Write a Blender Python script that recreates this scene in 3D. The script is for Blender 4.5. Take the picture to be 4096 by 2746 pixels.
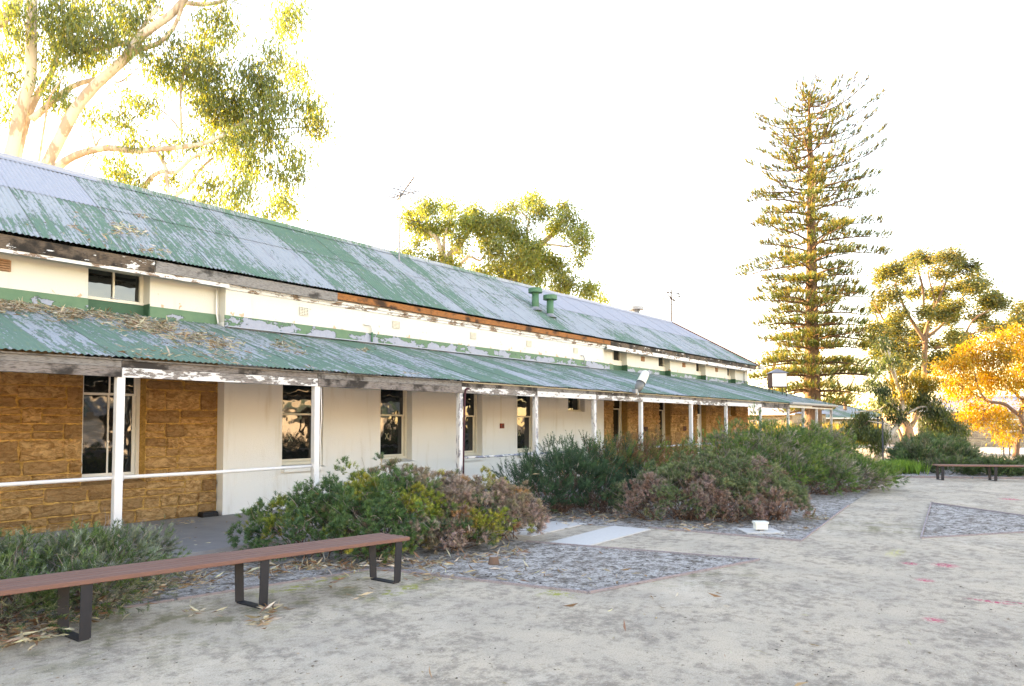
import bpy, math, random
import numpy as np
from mathutils import Vector, Matrix
rnd = random.Random(7); rng = np.random.default_rng(7)
for o in list(bpy.data.objects): bpy.data.objects.remove(o)
S = bpy.context.scene; COL = S.collection
rad = math.radians

# ------------------------------------------------------------------ camera
TH, PITCH, H = rad(39.45), rad(2.0), 1.8
cam = bpy.data.cameras.new('camera'); co = bpy.data.objects.new('camera', cam); COL.objects.link(co)
co.location = (0, 0, H); co.rotation_euler = (rad(90) + PITCH, 0, TH - rad(90))
cam.sensor_width = 36; cam.lens = 36 * 2731 / 4096; cam.shift_y = 222 / 4096
cam.clip_end = 5000; cam.clip_start = .05
S.camera = co
# ------------------------------------------------------------------ sky, sun, exposure
SUN_AZ, SUN_EL = rad(97), rad(14)          # azimuth measured from +X towards +Y
W = bpy.data.worlds.new('World'); S.world = W; W.use_nodes = True
wn = W.node_tree; wn.nodes.clear()
sky = wn.nodes.new('ShaderNodeTexSky'); sky.sky_type = 'NISHITA'; sky.sun_disc = False
sky.sun_elevation = SUN_EL; sky.sun_rotation = rad(90) - SUN_AZ
sky.air_density = 1.0; sky.dust_density = 0.15; sky.ozone_density = 1.0; sky.altitude = 0
bg = wn.nodes.new('ShaderNodeBackground'); bg.inputs['Strength'].default_value = .15
wo = wn.nodes.new('ShaderNodeOutputWorld')
wn.links.new(sky.outputs[0], bg.inputs[0]); wn.links.new(bg.outputs[0], wo.inputs[0])
sl = bpy.data.lights.new('sun', 'SUN'); sl.energy = 5.0; sl.angle = rad(.6); sl.color = (1, .78, .48)
so = bpy.data.objects.new('sun', sl); COL.objects.link(so)
sd = Vector((math.cos(SUN_AZ) * math.cos(SUN_EL), math.sin(SUN_AZ) * math.cos(SUN_EL), math.sin(SUN_EL)))
so.rotation_euler = (-sd).to_track_quat('-Z', 'Y').to_euler(); so.location = (0, 0, 60)
S.view_settings.view_transform = 'Standard'; S.view_settings.look = 'None'
S.view_settings.gamma = 1; S.view_settings.exposure = 2.95; S.view_settings.use_curve_mapping = False
S.view_settings.use_white_balance = True; S.view_settings.white_balance_temperature = 9500; S.view_settings.white_balance_tint = 24
S.render.engine = 'CYCLES'
S.cycles.max_bounces = 8; S.cycles.diffuse_bounces = 4; S.cycles.transparent_max_bounces = 8

# ------------------------------------------------------------------ photo pixel -> direction -> place
FP, Y0 = 2731., 1595.
CF = np.array([math.cos(TH) * math.cos(PITCH), math.sin(TH) * math.cos(PITCH), math.sin(PITCH)])
CU = np.array([-math.cos(TH) * math.sin(PITCH), -math.sin(TH) * math.sin(PITCH), math.cos(PITCH)])
CR = np.array([math.sin(TH), -math.cos(TH), 0]); CC = np.array([0, 0, H])
def ray(x, y): return CF + CR * (x - 2048) / FP + CU * (Y0 - y) / FP
def G(x, y, z=0.): r = ray(x, y); return CC + r * ((z - H) / r[2])           # on level ground
def PY(x, y, Y): r = ray(x, y); return CC + r * (Y / r[1])                  # on a facade plane
def DP(x, y, d): return CC + ray(x, y) * d                                  # at a chosen distance
def onroof(x, y, a, b):
    r = ray(x, y); m = (b[1] - a[1]) / (b[0] - a[0]); t = (a[1] - m * a[0] - H) / (r[2] - m * r[1]); return CC + r * t

# ------------------------------------------------------------------ materials
class NT:
    def __init__(s, name):
        s.m = bpy.data.materials.new(name); s.m.use_nodes = True; s.t = s.m.node_tree; s.t.nodes.clear()
        s.out = s.n('ShaderNodeOutputMaterial')
    def n(s, ty, **k):
        q = s.t.nodes.new(ty)
        for a, v in k.items(): setattr(q, a, v)
        return q
    def link(s, a, b): s.t.links.new(a, b)
    def put(s, inp, v):
        if isinstance(v, bpy.types.NodeSocket): s.link(v, inp)
        elif isinstance(v, (tuple, list)) and len(v) == 3 and inp.type == 'RGBA': inp.default_value = (*v, 1)
        else: inp.default_value = v
    def math(s, op, a, b=0., c=None, clamp=False):
        q = s.n('ShaderNodeMath', operation=op, use_clamp=clamp); s.put(q.inputs[0], a); s.put(q.inputs[1], b)
        if c is not None: s.put(q.inputs[2], c)
        return q.outputs[0]
    def pos(s, kind='pos'):
        if kind == 'obj': return s.n('ShaderNodeTexCoord').outputs['Object']
        return s.n('ShaderNodeNewGeometry').outputs['Position']
    def mapv(s, v, scale=(1, 1, 1), loc=(0, 0, 0)):
        q = s.n('ShaderNodeMapping'); s.put(q.inputs['Vector'], v); q.inputs['Scale'].default_value = scale; s.put(q.inputs['Location'], loc); return q.outputs[0]
    def noise(s, v, scale, detail=4., rough=.55, dist=0.):
        q = s.n('ShaderNodeTexNoise'); s.put(q.inputs['Vector'], v); q.inputs['Scale'].default_value = scale
        q.inputs['Detail'].default_value = detail; q.inputs['Roughness'].default_value = rough; q.inputs['Distortion'].default_value = dist
        return q.outputs['Fac']
    def vor(s, v, scale, feat='F1'):
        q = s.n('ShaderNodeTexVoronoi', feature=feat); s.put(q.inputs['Vector'], v); q.inputs['Scale'].default_value = scale; return q
    def step(s, v, a, b):
        q = s.n('ShaderNodeMapRange', interpolation_type='SMOOTHSTEP'); s.put(q.inputs['Value'], v)
        s.put(q.inputs['From Min'], a); s.put(q.inputs['From Max'], b); return q.outputs[0]
    def mix(s, f, a, b, mode='MIX'):
        q = s.n('ShaderNodeMix', data_type='RGBA', blend_type=mode); s.put(q.inputs[0], f); s.put(q.inputs[6], a); s.put(q.inputs[7], b); return q.outputs[2]
    def bump(s, h, dist, strength=1., nrm=None):
        q = s.n('ShaderNodeBump'); s.put(q.inputs['Height'], h); q.inputs['Distance'].default_value = dist; q.inputs['Strength'].default_value = strength
        if nrm is not None: s.link(nrm, q.inputs['Normal'])
        return q.outputs[0]
    def sep(s, v):
        q = s.n('ShaderNodeSeparateXYZ'); s.put(q.inputs[0], v); return q.outputs
    def rand(s): return s.n('ShaderNodeObjectInfo').outputs['Random']
    def done(s, col, rough=.8, metal=0., nrm=None, spec=.3):
        b = s.n('ShaderNodeBsdfPrincipled'); s.put(b.inputs['Base Color'], col); s.put(b.inputs['Roughness'], rough)
        s.put(b.inputs['Metallic'], metal); s.put(b.inputs['Specular IOR Level'], spec)
        if nrm is not None: s.link(nrm, b.inputs['Normal'])
        s.link(b.outputs[0], s.out.inputs[0]); return s.m
M = {}
def plain(name, col, rough=.7, metal=0., var=.12, scale=12., spec=.3, bump=0.):
    t = NT(name); p = t.pos(); n = t.noise(p, scale, 5)
    c = t.mix(n, tuple(max(0, q * (1 - var)) for q in col), tuple(min(1, q * (1 + var)) for q in col))
    M[name] = t.done(c, rough, metal, t.bump(n, bump) if bump else None, spec); return M[name]

def roof_paint(name, bias, galv_only=False):
    t = NT(name); p = t.pos(); x, y, z = t.sep(p)
    streak = t.noise(t.mapv(p, (12, .8, .8)), 1.0, 9, .66)
    fine = t.noise(t.mapv(p, (38, 2.0, 2.0)), 1.0, 6, .7)
    flake = t.noise(t.mapv(p, (30, 9, 9)), 1.0, 7, .75)
    big = t.noise(t.mapv(p, (.55, .5, .5), (3.1, 0, 0)), 1.0, 3)
    corr = t.math('SINE', t.math('MULTIPLY', x, 2 * math.pi / .0762))
    sheet = t.n('ShaderNodeTexWhiteNoise', noise_dimensions='1D')
    t.put(sheet.inputs['W'], t.math('FLOOR', t.math('DIVIDE', x, .6858)))
    v = t.math('ADD', t.math('MULTIPLY', streak, .52), t.math('MULTIPLY', fine, .54))
    v = t.math('ADD', v, t.math('MULTIPLY', flake, .48))
    v = t.math('ADD', v, t.math('MULTIPLY', corr, .018))
    v = t.math('ADD', v, t.math('MULTIPLY', t.math('SUBTRACT', big, .5), .5))
    v = t.math('ADD', v, t.math('MULTIPLY', t.math('SUBTRACT', sheet.outputs['Value'], .5), .15))
    mask = t.step(v, .775 - bias, .805 - bias)
    gn = t.noise(p, 2.2, 5); gn2 = t.noise(t.mapv(p, (9, 2, 2)), 2, 4)
    green = t.mix(gn, (.060, .140, .105), (.115, .21, .16))
    green = t.mix(t.step(gn2, .58, .72), green, (.115, .185, .11))
    galv = t.mix(gn2, (.235, .275, .315), (.31, .345, .385))
    galv = t.mix(t.step(t.noise(t.mapv(p, (4, .4, .4)), 3, 6), .56, .72), galv, (.20, .21, .25))
    edge = t.math('MULTIPLY', t.step(v, .74 - bias, .775 - bias), t.math('SUBTRACT', 1., t.step(v, .785 - bias, .805 - bias)))
    c = t.mix(mask, galv, green)
    c = t.mix(t.math('MULTIPLY', t.math('MULTIPLY', edge, .75), t.step(t.noise(p, 9, 3), .42, .58)), c, (.035, .055, .04))
    dirt = t.step(t.noise(t.mapv(p, (2, .6, .6), (9, 4, 1)), 2.6, 7), .60, .78)
    c = t.mix(t.math('MULTIPLY', dirt, .45), c, (.16, .15, .12))
    lap = t.math('FRACT', t.math('DIVIDE', x, .6858)); c = t.mix(t.math('MULTIPLY', t.step(lap, .045, .0), .6), c, (.05, .065, .055))
    rs = t.step(t.noise(t.mapv(p, (6, 1.1, 1.1), (1, 7, 3)), 1.4, 7, .65), .66, .74); c = t.mix(t.math('MULTIPLY', rs, .5), c, (.17, .10, .06))
    if galv_only: c = t.mix(gn2, (.255, .285, .355), (.31, .34, .41))
    r = t.mix(mask, (.5, .5, .5), (.72, .72, .72))
    b = t.bump(mask, .002, .8) if not galv_only else t.bump(gn2, .0008)
    M[name] = t.done(c, .55 if galv_only else r, 0.0, b, .4)
roof_paint('roof_peeling', 0.005); roof_paint('verandah_peeling', .055); roof_paint('roof_new_iron', 0, True)

def peel_wood(name, white, wa, wb, dark, stain=.5, axis='X'):
    t = NT(name); p = t.pos(); r = t.rand()
    q = t.n('ShaderNodeVectorMath', operation='ADD'); t.put(q.inputs[0], p)
    cx = t.n('ShaderNodeCombineXYZ'); t.put(cx.inputs[0], t.math('MULTIPLY', r, 37.)); t.put(cx.inputs[1], t.math('MULTIPLY', r, 11.)); t.link(cx.outputs[0], q.inputs[1])
    p2 = q.outputs[0]; sc = (1.0, 4, 9) if axis == 'X' else (9, 9, 1.2)
    g = t.noise(t.mapv(p2, tuple(k * 2.2 for k in sc)), 1.6, 8, .65)
    fine = t.noise(t.mapv(p2, tuple(k * 9 for k in sc)), 1.5, 5, .6)
    wood = t.mix(g, wa, wb); wood = t.mix(t.math('MULTIPLY', t.step(fine, .45, .68), .8), wood, dark)
    st = t.step(t.noise(t.mapv(p2, (2.6, 2, 3)), 1.0, 6, .6), 1.02 - stain, 1.18 - stain)
    wood = t.mix(st, wood, dark)
    pm = t.noise(t.mapv(p2, (2.6, 5, 7) if axis == 'X' else (10, 10, 3)), 1.3, 9, .68)
    pm = t.math('ADD', t.math('MULTIPLY', pm, .8), t.math('MULTIPLY', g, .2))
    mask = t.step(pm, .985 - white, 1.0 - white)
    wc = t.mix(t.noise(p, 6, 5), (.60, .60, .62), (.70, .70, .70))
    wc = t.mix(t.math('MULTIPLY', t.step(fine, .55, .8), .35), wc, (.5, .47, .43))
    c = t.mix(mask, wood, wc)
    h = t.math('ADD', t.math('MULTIPLY', mask, .8), t.math('MULTIPLY', fine, .35))
    M[name] = t.done(c, .75, 0, t.bump(h, .004, .9), .2)
peel_wood('beam_peel', .48, (.30, .29, .30), (.19, .155, .125), (.045, .038, .035), .48)
peel_wood('beam_bare', .36, (.25, .24, .25), (.17, .13, .10), (.035, .03, .028), .56)
peel_wood('beam_white', .57, (.33, .32, .33), (.23, .20, .18), (.07, .06, .055), .42)
peel_wood('fascia_dark', .40, (.16, .115, .085), (.10, .075, .06), (.022, .018, .016), .60)
peel_wood('fascia_grey', .10, (.26, .25, .25), (.19, .18, .175), (.04, .036, .034), .50)
peel_wood('fascia_orange', .10, (.44, .18, .06), (.22, .075, .03), (.05, .025, .016), .52)
peel_wood('trim_peel', .535, (.32, .25, .2), (.22, .13, .09), (.08, .05, .04), .42)
peel_wood('post_paint', .70, (.36, .36, .38), (.24, .23, .24), (.08, .07, .07), .40, 'Z')
peel_wood('post_worn', .53, (.36, .36, .40), (.25, .25, .28), (.08, .075, .08), .42, 'Z')
peel_wood('rail_paint', .72, (.3, .3, .32), (.22, .2, .2), (.06, .05, .05), .40)
peel_wood('rail_worn', .50, (.27, .31, .40), (.2, .22, .28), (.09, .09, .1), .40)
peel_wood('pipe_maroon', .38, (.085, .03, .04), (.06, .022, .03), (.03, .015, .02), .40, 'Z')
peel_wood('edging_timber', .12, (.34, .31, .33), (.24, .21, .23), (.14, .12, .12), .40)
peel_wood('joinery', .80, (.5, .48, .44), (.4, .38, .34), (.2, .19, .17), .36, 'Z')

def stucco(name, col, bscale, bdist, stains=.3):
    t = NT(name); p = t.pos()
    n = t.noise(p, bscale, 3, .6); big = t.noise(p, 1.3, 6); drip = t.noise(t.mapv(p, (5, 5, .7)), 1.1, 7, .6)
    sp = t.step(t.noise(p, 30, 3, .7), .66, .76)
    c = t.mix(big, tuple(k * .93 for k in col), col)
    c = t.mix(t.math('MULTIPLY', t.step(drip, .52, .8), stains), c, (.50, .42, .31))
    c = t.mix(t.math('MULTIPLY', sp, .25), c, (.40, .36, .30))
    M[name] = t.done(c, .9, 0, t.bump(n, bdist), .15)
stucco('render_rough', (.82, .82, .82), 70, .008, .35)
def cream():
    t = NT('cream_paint'); p = t.pos(); x, y, z = t.sep(p)
    n = t.noise(p, 40, 3); drip = t.noise(t.mapv(p, (7, 7, .9)), 1.0, 7, .6)
    low = t.step(z, 4.15, 3.80)
    fl = t.math('ADD', t.noise(t.mapv(p, (5, 5, 4), (5, 0, 0)), 1.2, 8, .65), t.math('MULTIPLY', low, .14))
    chip = t.step(fl, .70, .72)
    c = t.mix(t.math('MULTIPLY', t.step(drip, .54, .8), .28), (.60, .585, .54), (.52, .43, .31))
    c = t.mix(chip, c, t.mix(n, (.55, .36, .24), (.45, .34, .26)))
    M['cream_paint'] = t.done(c, .75, 0, t.bump(t.math('SUBTRACT', n, t.math('MULTIPLY', chip, .6)), .003), .2)
cream()
def flashing(name, th):
    t = NT(name); p = t.pos(); x, y, z = t.sep(p)
    v = t.noise(t.mapv(p, (2.6, 1, 4.2)), 1.15, 8, .62); low = t.math('MULTIPLY', t.step(z, 3.84, 3.72), .12)
    vv = t.math('ADD', v, low); m = t.step(vv, th, th + .015)
    edge = t.math('MULTIPLY', t.step(vv, th - .025, th), t.math('SUBTRACT', 1., m))
    g = t.mix(t.noise(p, 6, 4), (.052, .14, .085), (.12, .21, .125))
    gal = t.mix(t.noise(p, 18, 4), (.22, .245, .31), (.32, .35, .43))
    c = t.mix(m, g, gal); c = t.mix(t.math('MULTIPLY', edge, .7), c, (.03, .05, .035))
    M[name] = t.done(c, .6, 0, t.bump(t.math('SUBTRACT', 1., m), .006), .3)
flashing('flashing_paint', .575); flashing('flashing_green', .68)
def stone_mat(name, lo, hi, mort=False):
    t = NT(name); p = t.pos(); r = t.rand()
    cx = t.n('ShaderNodeCombineXYZ'); t.put(cx.inputs[0], t.math('MULTIPLY', r, 40.)); t.put(cx.inputs[2], t.math('MULTIPLY', r, 23.))
    q = t.n('ShaderNodeVectorMath', operation='ADD'); t.put(q.inputs[0], p); t.link(cx.outputs[0], q.inputs[1]); v = q.outputs[0]
    a = t.noise(t.mapv(v, (4, 4, 8)), 1.3, 9, .72, 1.2); b = t.noise(v, 22, 6, .65); d = t.noise(t.mapv(v, (4.5, 4.5, 13)), 1.5, 8, .7, 1.5)
    c = t.mix(t.step(a, .34, .66), tuple(k * .75 for k in lo), hi)
    c = t.mix(t.math('MULTIPLY', t.step(r, .2, .9), .6), c, (lo[0] * .62, lo[1] * .68, lo[2] * .9))
    c = t.mix(t.math('MULTIPLY', t.step(d, .52, .68), .62), c, tuple(k * .25 for k in lo))
    c = t.mix(t.math('MULTIPLY', t.step(b, .58, .75), .4), c, tuple(min(1, k * 1.35) for k in hi))
    h = t.math('ADD', a, t.math('MULTIPLY', d, .6)); h = t.math('ADD', h, t.math('MULTIPLY', b, .35))
    M[name] = t.done(c, .95, 0, t.bump(h, .06 if not mort else .015, 1.), .1)
stone_mat('sandstone', (.46, .235, .09), (.74, .46, .23))
stone_mat('mortar', (.54, .30, .09), (.70, .42, .15), True)
stone_mat('limestone', (.36, .27, .18), (.52, .42, .30))
stone_mat('lime_mortar', (.44, .36, .26), (.52, .45, .34), True)
plain('concrete', (.30, .30, .31), .9, var=.25, scale=3, bump=.004)
plain('path_concrete', (.50, .50, .49), .95, var=.12, scale=30, bump=.004)
plain('pier_concrete', (.36, .35, .33), .95, var=.2, scale=14, bump=.004)
plain('white_paint', (.76, .76, .75), .5, var=.05)
plain('cream_frame', (.70, .66, .57), .55, var=.08, scale=5)
plain('white_box', (.70, .72, .66), .55, var=.05)
plain('black_plastic', (.012, .012, .014), .45)
plain('black_metal', (.022, .024, .03), .5, var=.2)
plain('green_paint', (.05, .15, .09), .55, var=.2, scale=8)
plain('dark_green', (.03, .095, .055), .6, var=.25, scale=8)
plain('galvanised', (.24, .255, .29), .45, .35, var=.12, scale=9)
plain('aluminium', (.22, .23, .26), .5, .2)
plain('rust', (.06, .022, .016), .8, var=.3)
plain('red_plastic', (.24, .035, .02), .5)
plain('terracotta', (.36, .20, .12), .85, var=.2)
plain('lamp_diffuser', (.62, .63, .58), .35, var=.1, scale=14)
plain('lamp_body', (.16, .165, .16), .5, .2, var=.3, scale=14)
plain('dark_void', (.012, .011, .010), .9)
plain('curtain', (.34, .34, .33), .95)
plain('tape', (.60, .58, .42), .7)
plain('steel_post', (.075, .08, .095), .6, .2, var=.3, scale=6)
plain('gutter_paint', (.30, .30, .31), .5, var=.1)
plain('maroon_paint', (.12, .05, .045), .7, var=.25, scale=5)
plain('panel_cream', (.55, .48, .36), .7)
plain('litter_dark', (.055, .04, .032), .95, var=.4)
plain('far_grass', (.20, .17, .05), 1., var=.4, scale=.3)
def glass():
    t = NT('window_glass'); p = t.pos(); n = t.noise(t.mapv(p, (1, 1, .8)), 2.2, 2)
    b = t.n('ShaderNodeBsdfPrincipled'); t.put(b.inputs['Base Color'], (.010, .011, .012)); t.put(b.inputs['Roughness'], .03)
    t.put(b.inputs['Specular IOR Level'], 1.0); t.link(t.bump(n, .012, .6), b.inputs['Normal']); t.link(b.outputs[0], t.out.inputs[0]); M['window_glass'] = t.m
glass()
def slat():
    t = NT('bench_timber'); p = t.pos('obj'); r = t.rand()
    g = t.noise(t.mapv(p, (1.2, 26, 26)), 2, 7, .6); big = t.noise(t.mapv(p, (1, 4, 4)), 1.6, 4)
    c = t.mix(g, (.13, .06, .045), (.22, .115, .09)); c = t.mix(t.math('MULTIPLY', big, .55), c, (.26, .17, .145))
    c = t.mix(t.math('MULTIPLY', r, .3), c, (.15, .055, .04))
    M['bench_timber'] = t.done(c, .65, 0, t.bump(g, .002), .3)
slat()
def bark(name, a, b, c, sc):
    t = NT(name); p = t.pos(); n = t.noise(t.mapv(p, (1, 1, .35)), sc, 5, .6); n2 = t.noise(t.mapv(p, (1, 1, .25)), sc * 3.5, 5)
    k = t.mix(t.step(n, .50, .54), a, b); k = t.mix(t.step(n, .58, .62), k, c); k = t.mix(t.math('MULTIPLY', t.step(n2, .5, .8), .4), k, tuple(q * .6 for q in b))
    M[name] = t.done(k, .85, 0, t.bump(n2, .02), .15)
bark('gum_bark', (.56, .50, .43), (.36, .29, .23), (.50, .42, .34), 1.5)
bark('dark_bark', (.24, .16, .11), (.17, .115, .08), (.29, .20, .14), 2)
bark('pine_bark', (.15, .095, .062), (.10, .065, .045), (.19, .125, .085), 4)
bark('twig_bark', (.17, .11, .085), (.13, .085, .065), (.21, .15, .12), 6)
bark('grey_twig', (.34, .30, .28), (.26, .22, .20), (.40, .36, .34), 8)
def leafmat(name, trans=.5):
    t = NT(name); a = t.n('ShaderNodeAttribute', attribute_name='tint').outputs['Color']
    d = t.n('ShaderNodeBsdfDiffuse'); tr = t.n('ShaderNodeBsdfTranslucent'); gl = t.n('ShaderNodeBsdfGlossy'); gl.inputs['Roughness'].default_value = .45
    t.put(d.inputs[0], a); t.put(tr.inputs[0], t.mix(1., a, (.95, .93, .42), 'MULTIPLY')); t.put(gl.inputs[0], (.5, .52, .5))
    hs = t.n('ShaderNodeHueSaturation'); hs.inputs['Value'].default_value = 1.35; t.put(hs.inputs['Color'], tr.inputs[0].links[0].from_socket); t.link(hs.outputs[0], tr.inputs[0])
    m1 = t.n('ShaderNodeMixShader'); m1.inputs[0].default_value = trans; t.link(d.outputs[0], m1.inputs[1]); t.link(tr.outputs[0], m1.inputs[2])
    m2 = t.n('ShaderNodeMixShader'); m2.inputs[0].default_value = .06; t.link(m1.outputs[0], m2.inputs[1]); t.link(gl.outputs[0], m2.inputs[2])
    t.link(m2.outputs[0], t.out.inputs[0]); M[name] = t.m
leafmat('leaf', .6); leafmat('needle', .25); leafmat('dry_leaf', .12)
def ground_mat():
    t = NT('gravel'); p = t.pos(); x, y, z = t.sep(p)
    big = t.noise(p, .33, 5, .6); mid = t.noise(t.mapv(p, (1.4, .8, 1), (3, 8, 0)), .9, 8, .68); fine = t.noise(p, 38, 4, .72); grit = t.noise(p, 160, 2, .7)
    g1 = t.noise(p, 6.5, 11, .80); pat = t.noise(t.mapv(p, (1.2, 1.0, 1), (4, 9, 0)), 1.1, 6, .62); pat2 = t.noise(t.mapv(p, (1, 1.5, 1), (14, 3, 0)), .55, 7, .66)
    c = t.mix(t.step(mid, .3, .7), (.42, .375, .315), (.56, .485, .385))
    c = t.mix(t.math('MULTIPLY', t.step(pat2, .54, .70), .7), c, (.63, .57, .48))
    gg = t.math('ADD', g1, t.math('MULTIPLY', t.math('SUBTRACT', pat, .5), .42))
    c = t.mix(t.math('MULTIPLY', t.step(gg, .455, .63), .72), c, (.19, .165, .14))
    c = t.mix(t.math('MULTIPLY', t.step(t.noise(p, 70, 4, .8), .50, .60), .42), c, (.20, .18, .16))
    c = t.mix(t.math('MULTIPLY', t.step(grit, .56, .72), .5), c, (.72, .68, .62))
    # moss, mostly beside the bed edging in front of the bench
    def blob(cx, cy, r, sx=1., sy=1.):
        dx = t.math('MULTIPLY', t.math('SUBTRACT', x, cx), sx); dy = t.math('MULTIPLY', t.math('SUBTRACT', y, cy), sy)
        d = t.math('SQRT', t.math('ADD', t.math('MULTIPLY', dx, dx), t.math('MULTIPLY', dy, dy)))
        return t.step(d, r, r * .15)
    mn = t.step(t.noise(p, 3.2, 8, .7), .47, .62)
    near = t.math('MAXIMUM', blob(4.6, 6.1, 2.2, .8, 1.6), blob(3.0, 6.2, 2.0, .8, 1.4))
    near = t.math('MAXIMUM', near, blob(7.8, 3.7, 1.3)); near = t.math('MAXIMUM', near, blob(13.2, 2.6, 1.4))
    c = t.mix(t.math('MULTIPLY', t.math('MULTIPLY', mn, near), .6), c, (.13, .135, .05))
    br = t.math('MULTIPLY', t.step(t.noise(p, 5, 7, .7), .50, .56), t.math('MAXIMUM', t.math('MAXIMUM', blob(*MOSS[0], .42, .6, 2), blob(*MOSS[1], .3)), blob(*MOSS[2], .5, .5, 2)))
    c = t.mix(t.math('MULTIPLY', br, .8), c, (.27, .30, .03))
    # survey spray paint
    sp = t.noise(p, 26, 4, .7)
    for (cx, cy, r, sx, sy) in SPRAY:
        k = t.math('MULTIPLY', blob(cx, cy, r, sx, sy), t.step(sp, .42, .54)); c = t.mix(t.math('MULTIPLY', k, .95), c, (.55, .06, .14))
    k = t.math('MULTIPLY', blob(*YEL, .30, .6, 2), t.step(sp, .45, .6)); c = t.mix(t.math('MULTIPLY', k, .6), c, (.62, .60, .12))
    h = t.math('ADD', t.math('MULTIPLY', fine, .5), t.math('ADD', t.math('MULTIPLY', grit, .25), mid))
    M['gravel'] = t.done(c, .97, 0, t.bump(h, .022), .1)
MOSS = [tuple(G(1600, 2362)[:2]), tuple(G(2230, 2375)[:2]), tuple(G(1250, 2340)[:2])]
SPRAY = [(*G(3735, 2420 + 60)[:2], .12, 1, 1), (*G(3700, 2322)[:2], .13, 1, 1), (*G(3780, 2262)[:2], .2, 1, 1), (*G(3640, 2255)[:2], .16, 1.2, 1.2), (*G(3962, 2407)[:2], .22, 3.2, .8), (*G(4070, 2413)[:2], .14, 4, .7), (*G(4040, 1998)[:2], .3, 1, 1)]
YEL = tuple(G(3580, 2212)[:2])
ground_mat()
def bed_mat():
    t = NT('bed_soil'); p = t.pos()
    f = t.noise(p, 26, 5, .75); m = t.noise(p, 2.4, 8, .7); ch = t.noise(t.mapv(p, (30, 60, 1)), 1, 3, .6)
    g1 = t.noise(p, 7, 11, .82); c = t.mix(t.step(f, .36, .6), (.30, .28, .26), (.54, .53, .52)); c = t.mix(t.math('MULTIPLY', t.step(g1, .46, .58), .85), c, (.10, .085, .075))
    c = t.mix(t.math('MULTIPLY', t.step(m, .48, .66), .7), c, t.mix(ch, (.06, .05, .045), (.20, .165, .135)))
    M['bed_soil'] = t.done(c, .97, 0, t.bump(t.math('ADD', f, m), .03), .1)
bed_mat()

# ------------------------------------------------------------------ mesh helpers
def link(o, parent=None):
    COL.objects.link(o)
    if parent is not None: o.parent = parent
    return o
def mesh(name, V, F, mat, parent=None, smooth=False):
    me = bpy.data.meshes.new(name); me.from_pydata([tuple(map(float, v)) for v in V], [], F); me.update()
    if mat is not None: me.materials.append(M[mat] if isinstance(mat, str) else mat)
    if smooth: me.polygons.foreach_set('use_smooth', [True] * len(me.polygons))
    return link(bpy.data.objects.new(name, me), parent)
def npmesh(name, V, F, mat, parent=None, tint=None, smooth=False):
    """V (n,3), F (m,k) arrays; tint per-vertex rgb"""
    me = bpy.data.meshes.new(name); n, m, k = len(V), len(F), F.shape[1]
    me.vertices.add(n); me.vertices.foreach_set('co', np.ascontiguousarray(V, dtype=np.float32).ravel())
    me.loops.add(m * k); me.loops.foreach_set('vertex_index', F.astype(np.int32).ravel())
    me.polygons.add(m); me.polygons.foreach_set('loop_start', np.arange(0, m * k, k, dtype=np.int32))
    if tint is not None:
        a = me.attributes.new('tint', 'FLOAT_COLOR', 'POINT'); a.data.foreach_set('color', np.concatenate([tint, np.ones((n, 1))], 1).astype(np.float32).ravel())
    me.update(calc_edges=True); me.materials.append(M[mat])
    if smooth: me.polygons.foreach_set('use_smooth', [True] * m)
    return link(bpy.data.objects.new(name, me), parent)
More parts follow.
